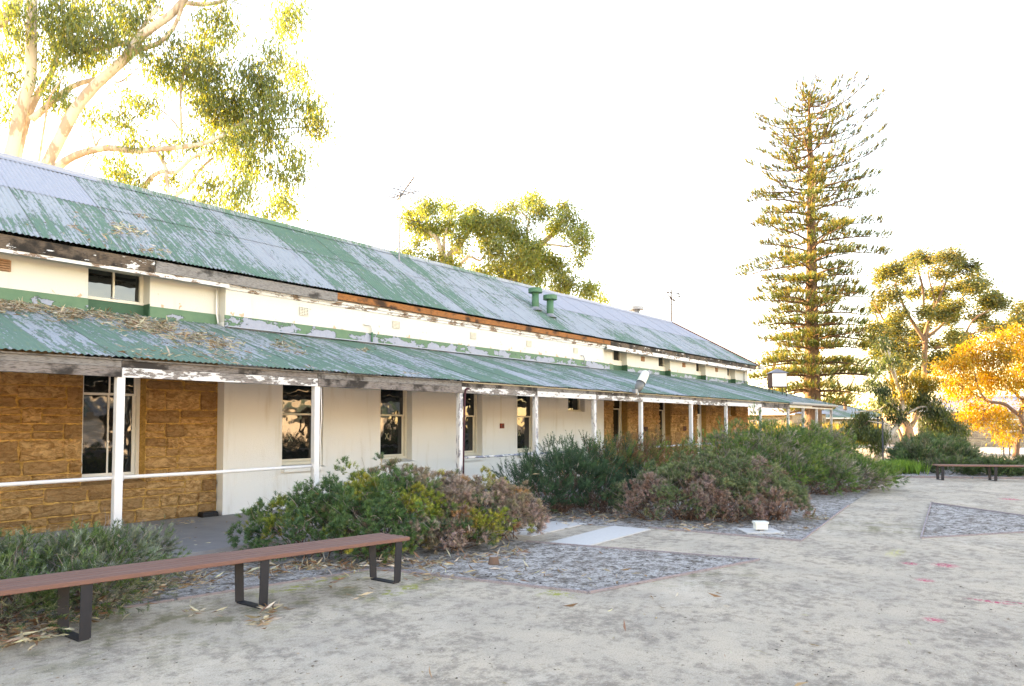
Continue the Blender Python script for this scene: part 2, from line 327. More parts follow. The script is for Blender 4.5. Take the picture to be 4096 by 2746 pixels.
class MB:
    def __init__(s): s.V = []; s.F = []
    def add(s, V, F): b = len(s.V); s.V += [tuple(v) for v in V]; s.F += [tuple(i + b for i in f) for f in F]; return s
    def box(s, x0, x1, y0, y1, z0, z1):
        return s.add([(x0, y0, z0), (x1, y0, z0), (x1, y1, z0), (x0, y1, z0), (x0, y0, z1), (x1, y0, z1), (x1, y1, z1), (x0, y1, z1)],
                     [(0, 3, 2, 1), (4, 5, 6, 7), (0, 1, 5, 4), (1, 2, 6, 5), (2, 3, 7, 6), (3, 0, 4, 7)])
    def cbox(s, x0, x1, y0, y1, z0, z1, c=.006):           # box with chamfered long edges (axis z)
        pr = [(x0 + c, y0), (x1 - c, y0), (x1, y0 + c), (x1, y1 - c), (x1 - c, y1), (x0 + c, y1), (x0, y1 - c), (x0, y0 + c)]
        return s.prism([(a, b, z0) for a, b in pr], (0, 0, z1 - z0))
    def prism(s, poly, d):
        n = len(poly); V = [tuple(p) for p in poly] + [tuple(np.add(p, d)) for p in poly]
        return s.add(V, [tuple(range(n - 1, -1, -1)), tuple(range(n, 2 * n))] + [(i, (i + 1) % n, n + (i + 1) % n, n + i) for i in range(n)])
    def beam(s, a, b, w, h, up=(0, 0, 1)):
        a, b = Vector(a), Vector(b); d = (b - a).normalized(); u = Vector(up); r = d.cross(u).normalized(); u = r.cross(d)
        P = [a + r * i * w / 2 + u * j * h / 2 for i, j in ((-1, -1), (1, -1), (1, 1), (-1, 1))]
        return s.prism(P, b - a)
    def tube(s, pts, rs, n=8, cap=True):
        pts = [Vector(p) for p in pts]; rs = rs if hasattr(rs, '__len__') else [rs] * len(pts); b = len(s.V); prev = None
        for i, p in enumerate(pts):
            d = (pts[min(i + 1, len(pts) - 1)] - pts[max(i - 1, 0)]); d = d.normalized() if d.length > 1e-9 else Vector((0, 0, 1))
            if prev is None:
                r = d.cross(Vector((0, 0, 1)) if abs(d.z) < .9 else Vector((1, 0, 0))).normalized()
            else: r = (prev - d * prev.dot(d)).normalized()
            prev = r; u = d.cross(r)
            for k in range(n): a = 2 * math.pi * k / n; s.V.append(tuple(p + (r * math.cos(a) + u * math.sin(a)) * rs[i]))
        for i in range(len(pts) - 1):
            for k in range(n): k2 = (k + 1) % n; s.F.append((b + i * n + k, b + i * n + k2, b + (i + 1) * n + k2, b + (i + 1) * n + k))
        if cap: s.F.append(tuple(b + k for k in range(n - 1, -1, -1))); s.F.append(tuple(b + (len(pts) - 1) * n + k for k in range(n)))
        return s
    def lathe(s, prof, c=(0, 0, 0), n=20, axis=None):
        b = len(s.V); q = Vector((0, 0, 1)).rotation_difference(Vector(axis)) if axis is not None else None
        for r, z in prof:
            for k in range(n):
                a = 2 * math.pi * k / n; v = Vector((r * math.cos(a), r * math.sin(a), z)); v = q @ v if q else v; s.V.append(tuple(Vector(c) + v))
        for i in range(len(prof) - 1):
            for k in range(n): k2 = (k + 1) % n; s.F.append((b + i * n + k, b + i * n + k2, b + (i + 1) * n + k2, b + (i + 1) * n + k))
        s.F.append(tuple(b + k for k in range(n - 1, -1, -1))); s.F.append(tuple(b + (len(prof) - 1) * n + k for k in range(n))); return s
    def obj(s, name, mat, parent=None, smooth=False): return mesh(name, s.V, s.F, mat, parent, smooth)
def tag(o, label, cat, group=None, kind=None):
    o['label'] = label; o['category'] = cat
    if group: o['group'] = group
    if kind: o['kind'] = kind
    return o
def struct(o, label=None):
    o['kind'] = 'structure'
    if label: o['label'] = label
    return o
def empty(name, loc=(0, 0, 0), label=None, cat=None, group=None, rz=0):
    o = link(bpy.data.objects.new(name, None)); o.location = loc; o.rotation_euler = (0, 0, rz); o.empty_display_size = .2
    if label: tag(o, label, cat, group)
    return o
def sub(name, parent): 
    o = link(bpy.data.objects.new(name, None), parent); o.empty_display_size = .1; return o

# ================================================================== SETTING: ground
g = mesh('ground', [(-900, -900, 0), (2500, -900, 0), (2500, 1500, 0), (-900, 1500, 0)], [(0, 1, 2, 3)], 'gravel'); struct(g, 'pale trampled gravel yard with mossy and sprayed patches')
def poly(name, pts, z, mat, thick=0., label=None):
    P = [(p[0], p[1], z) for p in pts]
    o = MB().prism([(p[0], p[1], z - thick) for p in pts], (0, 0, thick)).obj(name, mat) if thick else mesh(name, P, [tuple(range(len(P)))], mat)
    return struct(o, label)
def ccw(pts):
    a = sum(pts[i][0] * pts[(i + 1) % len(pts)][1] - pts[(i + 1) % len(pts)][0] * pts[i][1] for i in range(len(pts)))
    return pts if a > 0 else pts[::-1]
A1, A2, A3, A4, A5 = (G(*q)[:2] for q in ((2105.6, 2169.7), (3039.5, 2242), (2355.7, 2375.4), (1500, 2278), (712, 2401)))
A6 = A5 + (A5 - A4) / np.linalg.norm(A5 - A4) * 4.5
B1, B2, B3 = (G(*q)[:2] for q in ((2603, 2114), (3203, 2167), (3394, 2024)))
C1, C2, C3, C4 = (G(*q)[:2] for q in ((3724.8, 2014.8), (3683.9, 2154.7), (4096, 2067), (4096, 2131)))
_d1, _d2 = C3 - C1, C4 - C2; _k = np.linalg.solve(np.array([_d1, -_d2]).T, C2 - C1); C3 = C1 + _d1 * _k[0]; C4 = C3
poly('garden_bed', ccw([A1, A2, A3, A4, A5, A6, (A6[0], 9.15), (8.2, 9.15)]), .004, 'bed_soil', label='near garden bed of dark mulch and pale grit')
poly('garden_bed', ccw([B1, B2, B3, (24.5, 4.6), (29, 9.15), (9.6, 9.15), (9.7, 7.6)]), .004, 'bed_soil', label='garden bed under the middle and far shrubs')
poly('garden_bed', ccw([C1, C2, C3]), .004, 'bed_soil', label='bare triangular garden bed at the right')
fe1, fe2 = G(3560, 1911)[:2], G(4096, 1918)[:2]; fe2 = fe2 + (fe2 - fe1) * 1.5
poly('garden_bed', ccw([fe1, fe2, (44, -4), (46, 4), (40, 10), (30, 9.5)]), .004, 'bed_soil', label='far garden bed behind the far bench')
poly('far_pavement', [(48, -30), (62, -30), (62, 14), (48, 8)], .008, 'path_concrete', label='pale concrete forecourt before the far stone building')
# path slabs
def slabpoly(px, name='path_slab'):
    pts = [G(*q)[:2] for q in px]; return MB().prism([(p[0], p[1], -.05) for p in ccw(pts)], (0, 0, .062)).obj(name, 'path_concrete')
tag(slabpoly(((2197, 2172), (2356, 2186), (2603, 2120), (2453, 2106))), 'long pale concrete path slab nearest the triangular bed', 'path slab', 'concrete path slabs')
tag(slabpoly(((2000, 2141), (2128, 2147), (2347, 2096), (2214, 2088))), 'pale concrete path slab half hidden by the rounded shrub', 'path slab', 'concrete path slabs')
# verandah floor
struct(MB().box(-10, 36.6, 9.2, 12.9, -.06, .05).obj('verandah_floor', 'concrete'), 'grey concrete verandah floor slab')
# garden edging boards
def edging(a, b, label, w=.022, h=.07, sink=.042, mat='edging_timber'):
    a, b = np.array(a), np.array(b); n = max(1, int(np.linalg.norm(b - a) / 2.0)); t = empty('garden_edging', (*a, 0), label, 'garden edging', 'timber garden edging'); mid0 = np.array([*a, 0])
    for i in range(n):
        p, q = a + (b - a) * i / n, a + (b - a) * ((i + 1) / n - .004)
        dz = rnd.uniform(-.006, .006)
        m = MB().beam((*(p - a), h / 2 - sink + dz), (*(q - a), h / 2 - sink + dz + rnd.uniform(-.006, .006)), w, h); m.obj('board', mat, t)
edging(A1, A2, 'dark timber edging along the slab side of the triangular bed')
edging(A3, A2, 'pale timber edging on the yard side of the triangular bed')
edging(A4, A3, 'thin timber edging from the bench end to the bed corner')
edging(A6, A4, 'thin pale timber edging running behind the near bench')
edging(B1, B2, 'timber edging in front of the pinkish shrub and white box')
edging(B2, B3, 'pale timber edging running away beside the far shrubs')
edging(C2, C1, 'pale timber edging on the near side of the bare right bed')
edging(C1, C3, 'dark timber edging on the far side of the bare right bed')
edging(C2, C4, 'thin timber edging on the right bed closest to the camera')
edging(fe1, fe2, 'pale timber edging under the far bench', w=.06, h=.11)

# ================================================================== MAIN BUILDING
XL, XR = -9.0, 34.17
YS, YW = 12.70, 12.45                      # stone face / rendered face
WX0, WX1 = 6.53, 20.09                      # rendered, projecting middle section
UE, UR = (12.25, 4.645), (15.39, 6.75)      # upper eave, ridge (Y,Z)
VE, VW = (9.25, 2.615), (12.72, 3.675)      # verandah eave, top
BLD = empty('main_building', (15, 12.5, 0), 'long low stone and white render building with peeling green iron roofs', 'building')
BINV = Matrix.Translation((-15, -12.5, 0))
class PB(MB):
    """mesh of the building in world coordinates"""
    def obj(s, name, mat, parent=None, smooth=False):
        parent = parent or BLD; o = MB.obj(s, name, mat, parent, smooth); o.matrix_parent_inverse = BINV; return o
def wsub(name):
    o = sub(name, BLD); o.matrix_parent_inverse = BINV; return o
def at_world(o): 
    o.matrix_parent_inverse = Matrix.Identity(4); return o
# openings: x0,x1,z0,z1
LWIN = [(4.22, 5.22, .74, 3.3), (21.11, 22.12, .74, 3.3), (24.6, 25.59, .74, 3.3), (28.12, 29.07, .06, 3.0), (31.7, 32.5, 2.1, 2.9)] + [(.7, 1.7, .74, 3.3)]
UWIN = sorted([(4.26, 5.25, 3.90, 4.5), (21.1, 22.11, 4.02, 4.5), (24.6, 25.6, 4.02, 4.5), (28.1, 29.07, 4.02, 4.5), (31.56, 32.53, 4.02, 4.5)] + [(.75, 1.74, 3.90, 4.5)])
WWIN = [(7.77, 8.75, .85, 3.2), (10.32, 11.30, .85, 3.2), (12.86, 13.86, .85, 3.2), (15.37, 16.36, .85, 3.2), (17.95, 18.91, 2.15, 3.2)]
def wall_face(b, x0, x1, z0, z1, Y, ops, depth):
    xs = sorted({x0, x1, *[k for o in ops for k in o[:2] if x0 <= k <= x1]}); zs = sorted({z0, z1, *[k for o in ops for k in o[2:] if z0 < k < z1]})
    for i in range(len(xs) - 1):
        for j in range(len(zs) - 1):
            mx, mz = (xs[i] + xs[i + 1]) / 2, (zs[j] + zs[j + 1]) / 2
            if any(o[0] < mx < o[1] and o[2] < mz < o[3] for o in ops): continue
            b.add([(xs[i], Y, zs[j]), (xs[i + 1], Y, zs[j]), (xs[i + 1], Y, zs[j + 1]), (xs[i], Y, zs[j + 1])], [(0, 1, 2, 3)])
    for (a, c, e, f) in ops:
        if a < x0 or c > x1: continue
        e, f = max(e, z0), min(f, z1)
        b.add([(a, Y, e), (a, Y + depth, e), (a, Y + depth, f), (a, Y, f)], [(3, 2, 1, 0)])
        b.add([(c, Y, e), (c, Y + depth, e), (c, Y + depth, f), (c, Y, f)], [(0, 1, 2, 3)])
        b.add([(a, Y, e), (c, Y, e), (c, Y + depth, e), (a, Y + depth, e)], [(0, 1, 2, 3)])
        b.add([(a, Y, f), (c, Y, f), (c, Y + depth, f), (a, Y + depth, f)], [(3, 2, 1, 0)])
ZM = 3.72
b = PB(); wall_face(b, WX0, WX1, 0, 4.50, YW, WWIN, .28)
b.add([(WX0, YW, 0), (WX0, YS + .2, 0), (WX0, YS + .2, ZM), (WX0, YW, ZM)], [(3, 2, 1, 0)])
b.add([(WX1, YW, 0), (WX1, YS + .2, 0), (WX1, YS + .2, ZM), (WX1, YW, ZM)], [(0, 1, 2, 3)])
# lower part render, upper part cream paint: split by height
def split_obj(b, z, low, up, name):
    L, Uq = PB(), PB()
    for f in b.F:
        V = [b.V[i] for i in f]; zz = [v[2] for v in V]
        if max(zz) <= z + 1e-6: L.add(V, [tuple(range(len(f)))])
        elif min(zz) >= z - 1e-6: Uq.add(V, [tuple(range(len(f)))])
        else:
            cl = lambda k, lo: tuple((v[0], v[1], min(v[2], z) if lo else max(v[2], z)) for v in k)
            L.add(cl(V, True), [tuple(range(len(f)))]); Uq.add(cl(V, False), [tuple(range(len(f)))])
    L.obj(name, low); Uq.obj('upper_' + name, up)
b.add([(WX0, YW, ZM), (WX0, YS + .02, ZM), (WX0, YS + .02, 4.5), (WX0, YW, 4.5)], [(3, 2, 1, 0)])
b.add([(WX1, YW, ZM), (WX1, YS + .02, ZM), (WX1, YS + .02, 4.5), (WX1, YW, 4.5)], [(0, 1, 2, 3)])
split_obj(b, ZM, 'render_rough', 'cream_paint', 'rendered_wall')
# stone walls: mortar face with stones on it, painted clerestory above
# unit stones
def unit_stone(seed):
    r = random.Random(seed); nx, nz = 8, 5; V = []; F = []
    for j in range(nz + 1):
        for i in range(nx + 1):
            ex = i in (0, nx); ez = j in (0, nz)
            x = i / nx; z = j / nz
            if i == 1: x = .05
            if i == nx - 1: x = .95
            if j == 1: z = .10
            if j == nz - 1: z = .90
            x += r.uniform(-.035, .035); z += r.uniform(-.055, .055)
            y = .0 if (ex or ez) else -r.uniform(.35, 1.0)
            V.append((x, y, z))
    for j in range(nz):
        for i in range(nx): a = j * (nx + 1) + i; F.append((a, a + 1, a + nx + 2, a + nx + 1))
    me = bpy.data.meshes.new('stone'); me.from_pydata(V, [], F); me.update(); return me
STM = {}
for mname in ('sandstone', 'limestone'):
    STM[mname] = [unit_stone(k) for k in range(9)]
    for me in STM[mname]: me.materials.append(M[mname])
def stones(parent, x0, x1, z0, z1, Y, ops, mat, hmin=.2, hmax=.36, wmin=.22, wmax=.72, seed=1, gap=.016, proud=.06, world=True, zsteps=()):
    r = random.Random(seed); zs = sorted({z0, z1, *zsteps, *[k for o in ops for k in o[2:] if z0 < k < z1]}); cs = []
    for a, c in zip(zs, zs[1:]):
        n = max(1, round((c - a) / r.uniform(hmin, hmax))); w = [r.uniform(.75, 1.25) for _ in range(n)]; s = sum(w); q = a
        for k in w: cs.append((q, q + k / s * (c - a))); q += k / s * (c - a)
    for (a, c) in cs:
        segs = [(x0, x1)]
        for o in ops:
            if o[2] < (a + c) / 2 < o[3]:
                segs = [s for u, v in segs for s in ((u, min(v, o[0])), (max(u, o[1]), v)) if s[1] - s[0] > .05]
        for u, v in segs:
            q = u
            while v - q > .04:
                w = r.uniform(wmin, wmax)
                if v - q - w < wmin * .6: w = v - q
                rows = [(a, c)]
                if c - a > .22 and r.random() < .45: m = a + (c - a) * r.uniform(.4, .6); rows = [(a, m), (m, c)]
                for (e, f) in rows:
                    o = bpy.data.objects.new('stone', r.choice(STM[mat])); link(o, parent)
                    o.location = (q + gap / 2, Y + .001, e + gap / 2); o.scale = (w - gap, proud * r.uniform(.5, 1.3), f - e - gap)
                    if world: o.matrix_parent_inverse = BINV
                q += w
def stone_section(x0, x1, seed):
    ops = [o for o in LWIN if x0 < o[0] < x1]; b = PB(); wall_face(b, x0, x1, 0, 3.58, YS, ops, .32); w = b.obj('stone_wall', 'mortar')
    return w, ops
w1, o1 = stone_section(XL, WX0, 3); w2, o2 = stone_section(WX1, XR, 5)
for w, ops, x0, x1, sd_ in ((w1, o1, 1.75, WX0 - .01, 3), (w2, o2, WX1 + .01, XR, 8)):
    stones(w, x0, x1, .04, 3.3, YS, ops, 'sandstone', seed=sd_, world=False)
for x0, x1 in ((XL, WX0), (WX1, XR)):
    b = PB(); wall_face(b, x0, x1, ZM - .1, 4.55, YS - .002, [(o[0], o[1], ZM - .2, o[3]) for o in UWIN if x0 < o[0] < x1], .34); b.obj('clerestory_wall', 'cream_paint')
b = PB(); b.box(XL, XR, 18.1, 18.4, 0, 4.6); b.box(XL - .3, XL, YS, 18.4, 0, 4.6); b.add([(XR, YS, 0), (XR, 18.1, 0), (XR, 18.1, 4.5), (XR, YS, 4.5)], [(0, 1, 2, 3)])
b.obj('rear_wall', 'limestone'); PB().box(XL, XR - .01, YS + .36, 18.05, 4.525, 4.55).obj('ceiling', 'dark_void')
# green painted upstand / flashing at the foot of the clerestory
b = PB(); b.box(WX0 - .02, WX1 + .02, YW - .025, YW - .002, 3.55, 3.845); b.obj('flashing', 'flashing_paint')
b = PB(); b.beam((WX0, YW - .06, 3.625), (WX1, YW - .06, 3.625), .09, .02); b.obj('flashing_lip', 'roof_new_iron')
for x0, x1 in ((XL, WX0 - .03), (WX1 + .03, XR)):
    q = x0
    for o in [o for o in UWIN if x0 < o[0] < x1] + [(x1, x1)]:
        PB().box(q, o[0], YS - .03, YS - .004, 3.6, 3.87).obj('flashing', 'flashing_green' if q < 8 else 'flashing_paint')
        if o[0] != o[1]:
            PB().box(o[0] + .004, o[1] - .004, YS + .20, YS + .33, 3.6, 3.895).obj('flashing', 'dark_green')
            if o[2] > 4: PB().box(o[0] + .004, o[1] - .004, YS + .21, YS + .33, 3.896, o[2] - .002).obj('sub_sill', 'cream_frame')
            PB().box(o[1] - .02, o[1] - .003, YS - .028, YS + .30, 3.6, 3.91).obj('flashing', 'dark_green')
        q = o[1]
# ---- windows
def bars(b, x0, x1, z0, z1, Y, t, d, vs=(), hs=()):
    b.box(x0, x0 + t, Y, Y + d, z0, z1); b.box(x1 - t, x1, Y, Y + d, z0, z1); b.box(x0 + t, x1 - t, Y + .002, Y + d, z0, z0 + t); b.box(x0 + t, x1 - t, Y + .002, Y + d, z1 - t, z1)
    for v in vs: b.box(v - .013, v + .013, Y + .004, Y + d, z0 + t, z1 - t)
    for h in hs: b.box(x0 + t, x1 - t, Y + .006, Y + d, h - .016, h + .016)
def sash_window(o, Y, meet, frame, sill, vs=0, tape=False, name='window'):
    x0, x1, z0, z1 = o; w = wsub(name)
    def P(b, n, m): q = b.obj(n, m, w); q.matrix_parent_inverse = Matrix.Identity(4); return q
    w.matrix_parent_inverse = BINV
    b = PB(); bars(b, x0 + .003, x1 - .003, z0 + .07, z1 - .003, Y, .055, .10); P(b, 'frame', frame)
    mid = [(x0 + x1) / 2] if vs else []
    b = PB(); bars(b, x0 + .06, x1 - .06, meet - .03, z1 - .06, Y + .02, .04, .03, mid); P(b, 'upper_sash', frame)
    b = PB(); bars(b, x0 + .06, x1 - .06, z0 + .13, meet + .02, Y + .055, .05, .03, mid); P(b, 'lower_sash', frame)
    b = PB(); b.add([(x0 + .06, Y + .035, meet), (x1 - .06, Y + .035, meet), (x1 - .06, Y + .035, z1 - .06), (x0 + .06, Y + .035, z1 - .06)], [(0, 1, 2, 3)]); P(b, 'pane', 'window_glass')
    b = PB(); b.add([(x0 + .06, Y + .07, z0 + .13), (x1 - .06, Y + .07, z0 + .13), (x1 - .06, Y + .072, meet), (x0 + .06, Y + .07, meet)], [(0, 1, 2, 3)]); P(b, 'pane', 'window_glass')
    b = PB(); s = -.05 if sill == 'render_rough' else 0
    b.prism([(x0 - .02, Y + .1, z0 + .075), (x0 - .02, Y - .02, z0 + .065), (x0 - .02, Y - .27 + s, z0 + .01), (x0 - .02, Y - .27 + s, z0 - .06), (x0 - .02, Y + .1, z0 - .06)][::-1], (x1 - x0 + .04, 0, 0)); P(b, 'sill', sill)
    if tape:
        tz = z0 + .62; tx = x0 + tape
        for sgn in (1, -1):
            b = PB(); b.beam((tx - .045 * sgn, Y + .062, tz - .07), (tx + .045 * sgn, Y + .062 + .003 * sgn, tz + .07), .004, .03, (0, 1, 0)); 
            P(b, 'tape_strip', 'tape')
for o in LWIN:
    if o[2] > .5 and o[2] < 2: sash_window(o, YS + .24, 2.30, 'white_paint' if o[0] < 8 else 'cream_frame', 'sandstone', vs=1 if o[0] < 8 else 0)
for o, tp in zip(WWIN[:4], (0.35, .40, .48, .40)): sash_window(o, YW + .19, 1.98, 'cream_frame', 'render_rough', tape=tp)
def small_window(o, Y, frame, vs):
    x0, x1, z0, z1 = o; w = wsub('window')
    def P(b, n, m): q = b.obj(n, m, w); q.matrix_parent_inverse = Matrix.Identity(4)
    b = PB(); bars(b, x0 + .003, x1 - .003, z0 + .002, z1 - .003, Y, .06, .09, vs); P(b, 'frame', frame)
    b = PB(); b.box(x0 + .01, x1 - .01, Y - .05, Y + .05, z0 + .004, z0 + .045); P(b, 'sill', frame)
    b = PB(); b.add([(x0 + .06, Y + .05, z0 + .05), (x1 - .06, Y + .05, z0 + .05), (x1 - .06, Y + .05, z1 - .06), (x0 + .06, Y + .05, z1 - .06)], [(0, 1, 2, 3)]); P(b, 'pane', 'window_glass')
    if o[0] < 8: 
        b = PB(); b.box((x0 + x1) / 2 - .06, (x0 + x1) / 2 + .06, Y - .062, Y - .05, z0 + .06, z0 + .075); P(b, 'latch', 'galvanised')
for o in UWIN: small_window(o, YS + .26, 'cream_frame', [(o[0] + o[1]) / 2])
small_window(WWIN[4], YW + .19, 'cream_frame', []); small_window(LWIN[4], YS + .24, 'cream_frame', [])
# door
o = LWIN[3]; d = wsub('door')
def P(b, n, m): q = b.obj(n, m, d); q.matrix_parent_inverse = Matrix.Identity(4)
b = PB(); Y = YS + .22; b.box(o[0], o[0] + .08, Y, Y + .12, o[2], o[3]); b.box(o[1] - .08, o[1], Y, Y + .12, o[2], o[3]); b.box(o[0] + .08, o[1] - .08, Y, Y + .12, 2.1, 2.18); P(b, 'frame', 'white_paint')
b = PB(); b.box(o[0] + .08, o[1] - .08, Y + .04, Y + .08, o[2], 2.1); b.box(o[0] + .2, o[1] - .2, Y + .03, Y + .041, .3, .95); b.box(o[0] + .2, o[1] - .2, Y + .03, Y + .041, 1.15, 1.95); P(b, 'leaf', 'white_paint')
b = PB(); b.box(o[0] + .08, o[1] - .08, Y + .05, Y + .06, 2.18, o[3]); P(b, 'fanlight', 'window_glass')
b = PB(); b.tube([(o[0] + .14, Y + .03, 1.05), (o[0] + .14, Y - .03, 1.05), (o[0] + .24, Y - .03, 1.05)], .012); b.box(o[0] + .11, o[0] + .17, Y + .025, Y + .039, .98, 1.13); P(b, 'handle', 'black_metal')
# ---- wall vents
def grille(x, z, Y, mat, w, h, kind):
    v = wsub('wall_vent')
    def P(b, n, m): q = b.obj(n, m, v); q.matrix_parent_inverse = Matrix.Identity(4)
    b = PB(); b.box(x - w / 2, x + w / 2, Y - .012, Y + .002, z - h / 2, z + h / 2); P(b, 'back_plate', 'dark_void')
    b = PB()
    if kind == 'grid':
        n = 6
        for i in range(n): k = x - w / 2 + w * i / (n - 1); b.box(k - .006, k + .006, Y - .03, Y - .011, z - h / 2, z + h / 2)
        for i in range(n): k = z - h / 2 + h * i / (n - 1); b.box(x - w / 2 - .009, x + w / 2 + .009, Y - .033, Y - .013, k - .006, k + .006)
    else:
        for i in range(5): k = z - h / 2 + h * i / 4; b.beam((x - w / 2, Y - .025, k), (x + w / 2, Y - .025, k), .035, .02, (0, .5, 1))
        b.box(x - w / 2 - .02, x - w / 2, Y - .03, Y, z - h / 2 - .012, z + h / 2 + .012); b.box(x + w / 2, x + w / 2 + .02, Y - .03, Y, z - h / 2 - .012, z + h / 2 + .012)
    P(b, 'grille', mat)
for x in (8.24, 10.77, 13.48, 15.91, 18.37): grille(x, 4.13, YW, 'cream_frame', .2, .16, 'grid')
for x in (3.05, 23.29, 26.85, 30.27): grille(x, 4.22, YS, 'terracotta', .22, .15, 'louvre')
for x in (23.45, 26.82): grille(x, 1.54, YS - .03, 'maroon_paint', .22, .15, 'louvre')
grille(10.6 + 1.75, .42, YW, 'white_paint', .2, .14, 'grid')
# ---- corrugated roofs, sheet by sheet
PITCHC = .0762
def slope_frame(a, bq):
    dy, dz = bq[0] - a[0], bq[1] - a[1]; L = math.hypot(dy, dz); return L, dy / L, dz / L
def sheet_mesh(name, x0, n_corr, a, bq, s0, s1, lift, mat, parent, xlim=None, dx=0., seg=8, world=True):
    """one sheet: x from x0 over n_corr corrugations, slope distance s0..s1; xlim(s)-> hip clip"""
    L, cy, cz = slope_frame(a, bq); V = []; F = []; nseg = n_corr * seg
    for i in range(nseg + 1):
        x = x0 + PITCHC * i / seg; h = .0085 * math.cos(2 * math.pi * x / PITCHC) + lift
        e1 = s1 if xlim is None else max(min(s1, xlim(x)), s0 + .001)
        for s in (s0, (s0 + e1) / 2, e1):
            V.append((x + dx, a[0] + cy * s - cz * h, a[1] + cz * s + cy * h))
    for i in range(nseg):
        for j in range(2): F.append((3 * i + j, 3 * (i + 1) + j, 3 * (i + 1) + j + 1, 3 * i + j + 1))
    o = mesh(name, V, F, mat, parent, True); o.matrix_parent_inverse = BINV if parent is BLD else Matrix.Identity(4); return o
def roof(name, xa, xb, a, bq, rows, hipx, matf, base_lift):
    r = wsub(name); L, cy, cz = slope_frame(a, bq); k = 0; step = 9 * PITCHC
    x0 = math.floor(xa / step) * step
    while x0 < xb:
        for j, (s0, s1) in enumerate(rows):
            lim = (lambda x: (hipx - x) / cy)
            if x0 >= hipx - s0 * cy - .1: continue
            nc = 10; 
            if x0 + 10 * PITCHC > hipx - s0 * cy: nc = max(1, int((hipx - s0 * cy - x0) / PITCHC))
            sheet_mesh('roof_sheet', x0, nc, a, bq, s0 - (rnd.uniform(0, .02) if j == 0 else 0), s1, base_lift + .004 * (k % 2) + .010 * j + rnd.uniform(0, .0015), matf(x0, j), r, lim)
        x0 += step; k += 1
    return r, L, cy, cz
LU = slope_frame(UE, UR)[0]
split = LU * .545
roof('upper_roof', 0, 34.4, UE, UR, [(0, split + .15), (split, LU)], 34.34, lambda x, j: 'roof_new_iron' if j == 1 and (x < 4.5 or x > 18.5) else 'roof_peeling', .012)
LV = slope_frame(VE, VW)[0]
roof('verandah_roof', 0, 36.8, VE, VW, [(0, LV)], 36.78, lambda x, j: 'verandah_peeling', .012)
# the slopes that face away and the parts left of the frame, plainer sheets
b = PB(); yb = 2 * UR[0] - UE[0]
b.add([(XL - .5, UR[0], UR[1]), (31.2, UR[0], UR[1]), (34.34, yb, UE[1]), (XL - .5, yb, UE[1])], [(0, 1, 2, 3)])
b.add([(31.2, UR[0], UR[1]), (34.34, UE[0], UE[1]), (34.34, yb, UE[1])], [(0, 1, 2)])
b.add([(XL - .5, UE[0], UE[1]), (-.1, UE[0], UE[1]), (-.1, UR[0], UR[1]), (XL - .5, UR[0], UR[1])], [(0, 1, 2, 3)])
b.obj('rear_slope', 'roof_peeling')
b = PB(); b.add([(XL - .5, VE[0], VE[1]), (-.1, VE[0], VE[1]), (-.1, VW[0], VW[1]), (XL - .5, VW[0], VW[1])], [(0, 1, 2, 3)])
b.add([(36.78, VE[0], VE[1]), (36.78, 20.5, VE[1]), (33.3, 20.5, VW[1]), (33.3, VW[0], VW[1])], [(0, 1, 2, 3)]); b.obj('end_slope', 'verandah_peeling')
# ridge and hip caps
def cap(a, b_, mat, name='ridge_cap', r=.055):
    a, b_ = Vector(a), Vector(b_); m = PB(); d = (b_ - a).normalized(); s = d.cross(Vector((0, 0, 1))).normalized(); u = s.cross(d); pr = []
    for q in ([(-.15, -.085), (-.06, -.02)] + [(r * math.cos(t), r * math.sin(t) + .012) for t in (2.9, 2.3, 1.57, .85, .24)] + [(.06, -.02), (.15, -.085)]): pr.append(a + s * q[0] + u * q[1])
    n = len(pr); V = pr + [p + (b_ - a) for p in pr]; m.add(V, [(i, i + 1, n + i + 1, n + i) for i in range(n - 1)]); return m.obj(name, mat)
x = -2.
while x < 31.1:
    x2 = min(x + 2.4, 31.2); cap((x, UR[0], UR[1] + .03 + rnd.uniform(-.004, .008)), (x2 + .05 if x2 < 31 else x2, UR[0], UR[1] + .03 + rnd.uniform(-.004, .008)), 'roof_new_iron' if x > 18 or x < 3 else 'roof_peeling'); x = x2
cap((31.2, UR[0], UR[1] + .03), (34.36, UE[0], UE[1] + .02), 'maroon_paint', 'hip_cap'); cap((33.3, VW[0], VW[1] + .02), (36.8, VE[0], VE[1] + .02), 'verandah_peeling', 'hip_cap')
# ---- upper fascia boards, soffit, cornice
FZ = 4.60
for x0, x1, z0, mat in ((XL, 5.16, 4.40, 'fascia_dark'), (5.17, 8.97, 4.42, 'fascia_grey'), (8.98, 13.4, 4.475, 'fascia_orange'), (13.41, 17.2, 4.475, 'fascia_orange'), (17.21, 20.3, 4.475, 'fascia_orange'), (20.31, 27., 4.46, 'fascia_dark'), (27.01, 34.3, 4.46, 'fascia_dark')):
    y = UE[0] + .045 - (.012 if mat == 'fascia_grey' else 0); PB().box(x0, x1, y, y + .03, z0, FZ + .012).obj('fascia_board', mat)
for x0, x1 in ((XL, WX0), (WX1, 34.2)):
    PB().box(x0, x1, UE[0] + .06, UE[0] + .09, 4.345 if x0 < 0 else 4.315, 4.455).obj('fascia_trim', 'trim_peel'); PB().box(x0, x1, UE[0] + .09, YS + .35, 4.502, 4.52).obj('soffit', 'cream_frame')
b = PB(); b.prism([(WX0 - .02, YW, 4.33), (WX0 - .02, YW - .03, 4.345), (WX0 - .02, YW - .035, 4.385), (WX0 - .02, YW - .07, 4.40), (WX0 - .02, YW - .075, 4.455), (WX0 - .02, YW, 4.455)][::-1], (WX1 - WX0 + .04, 0, 0)); b.obj('cornice', 'trim_peel')
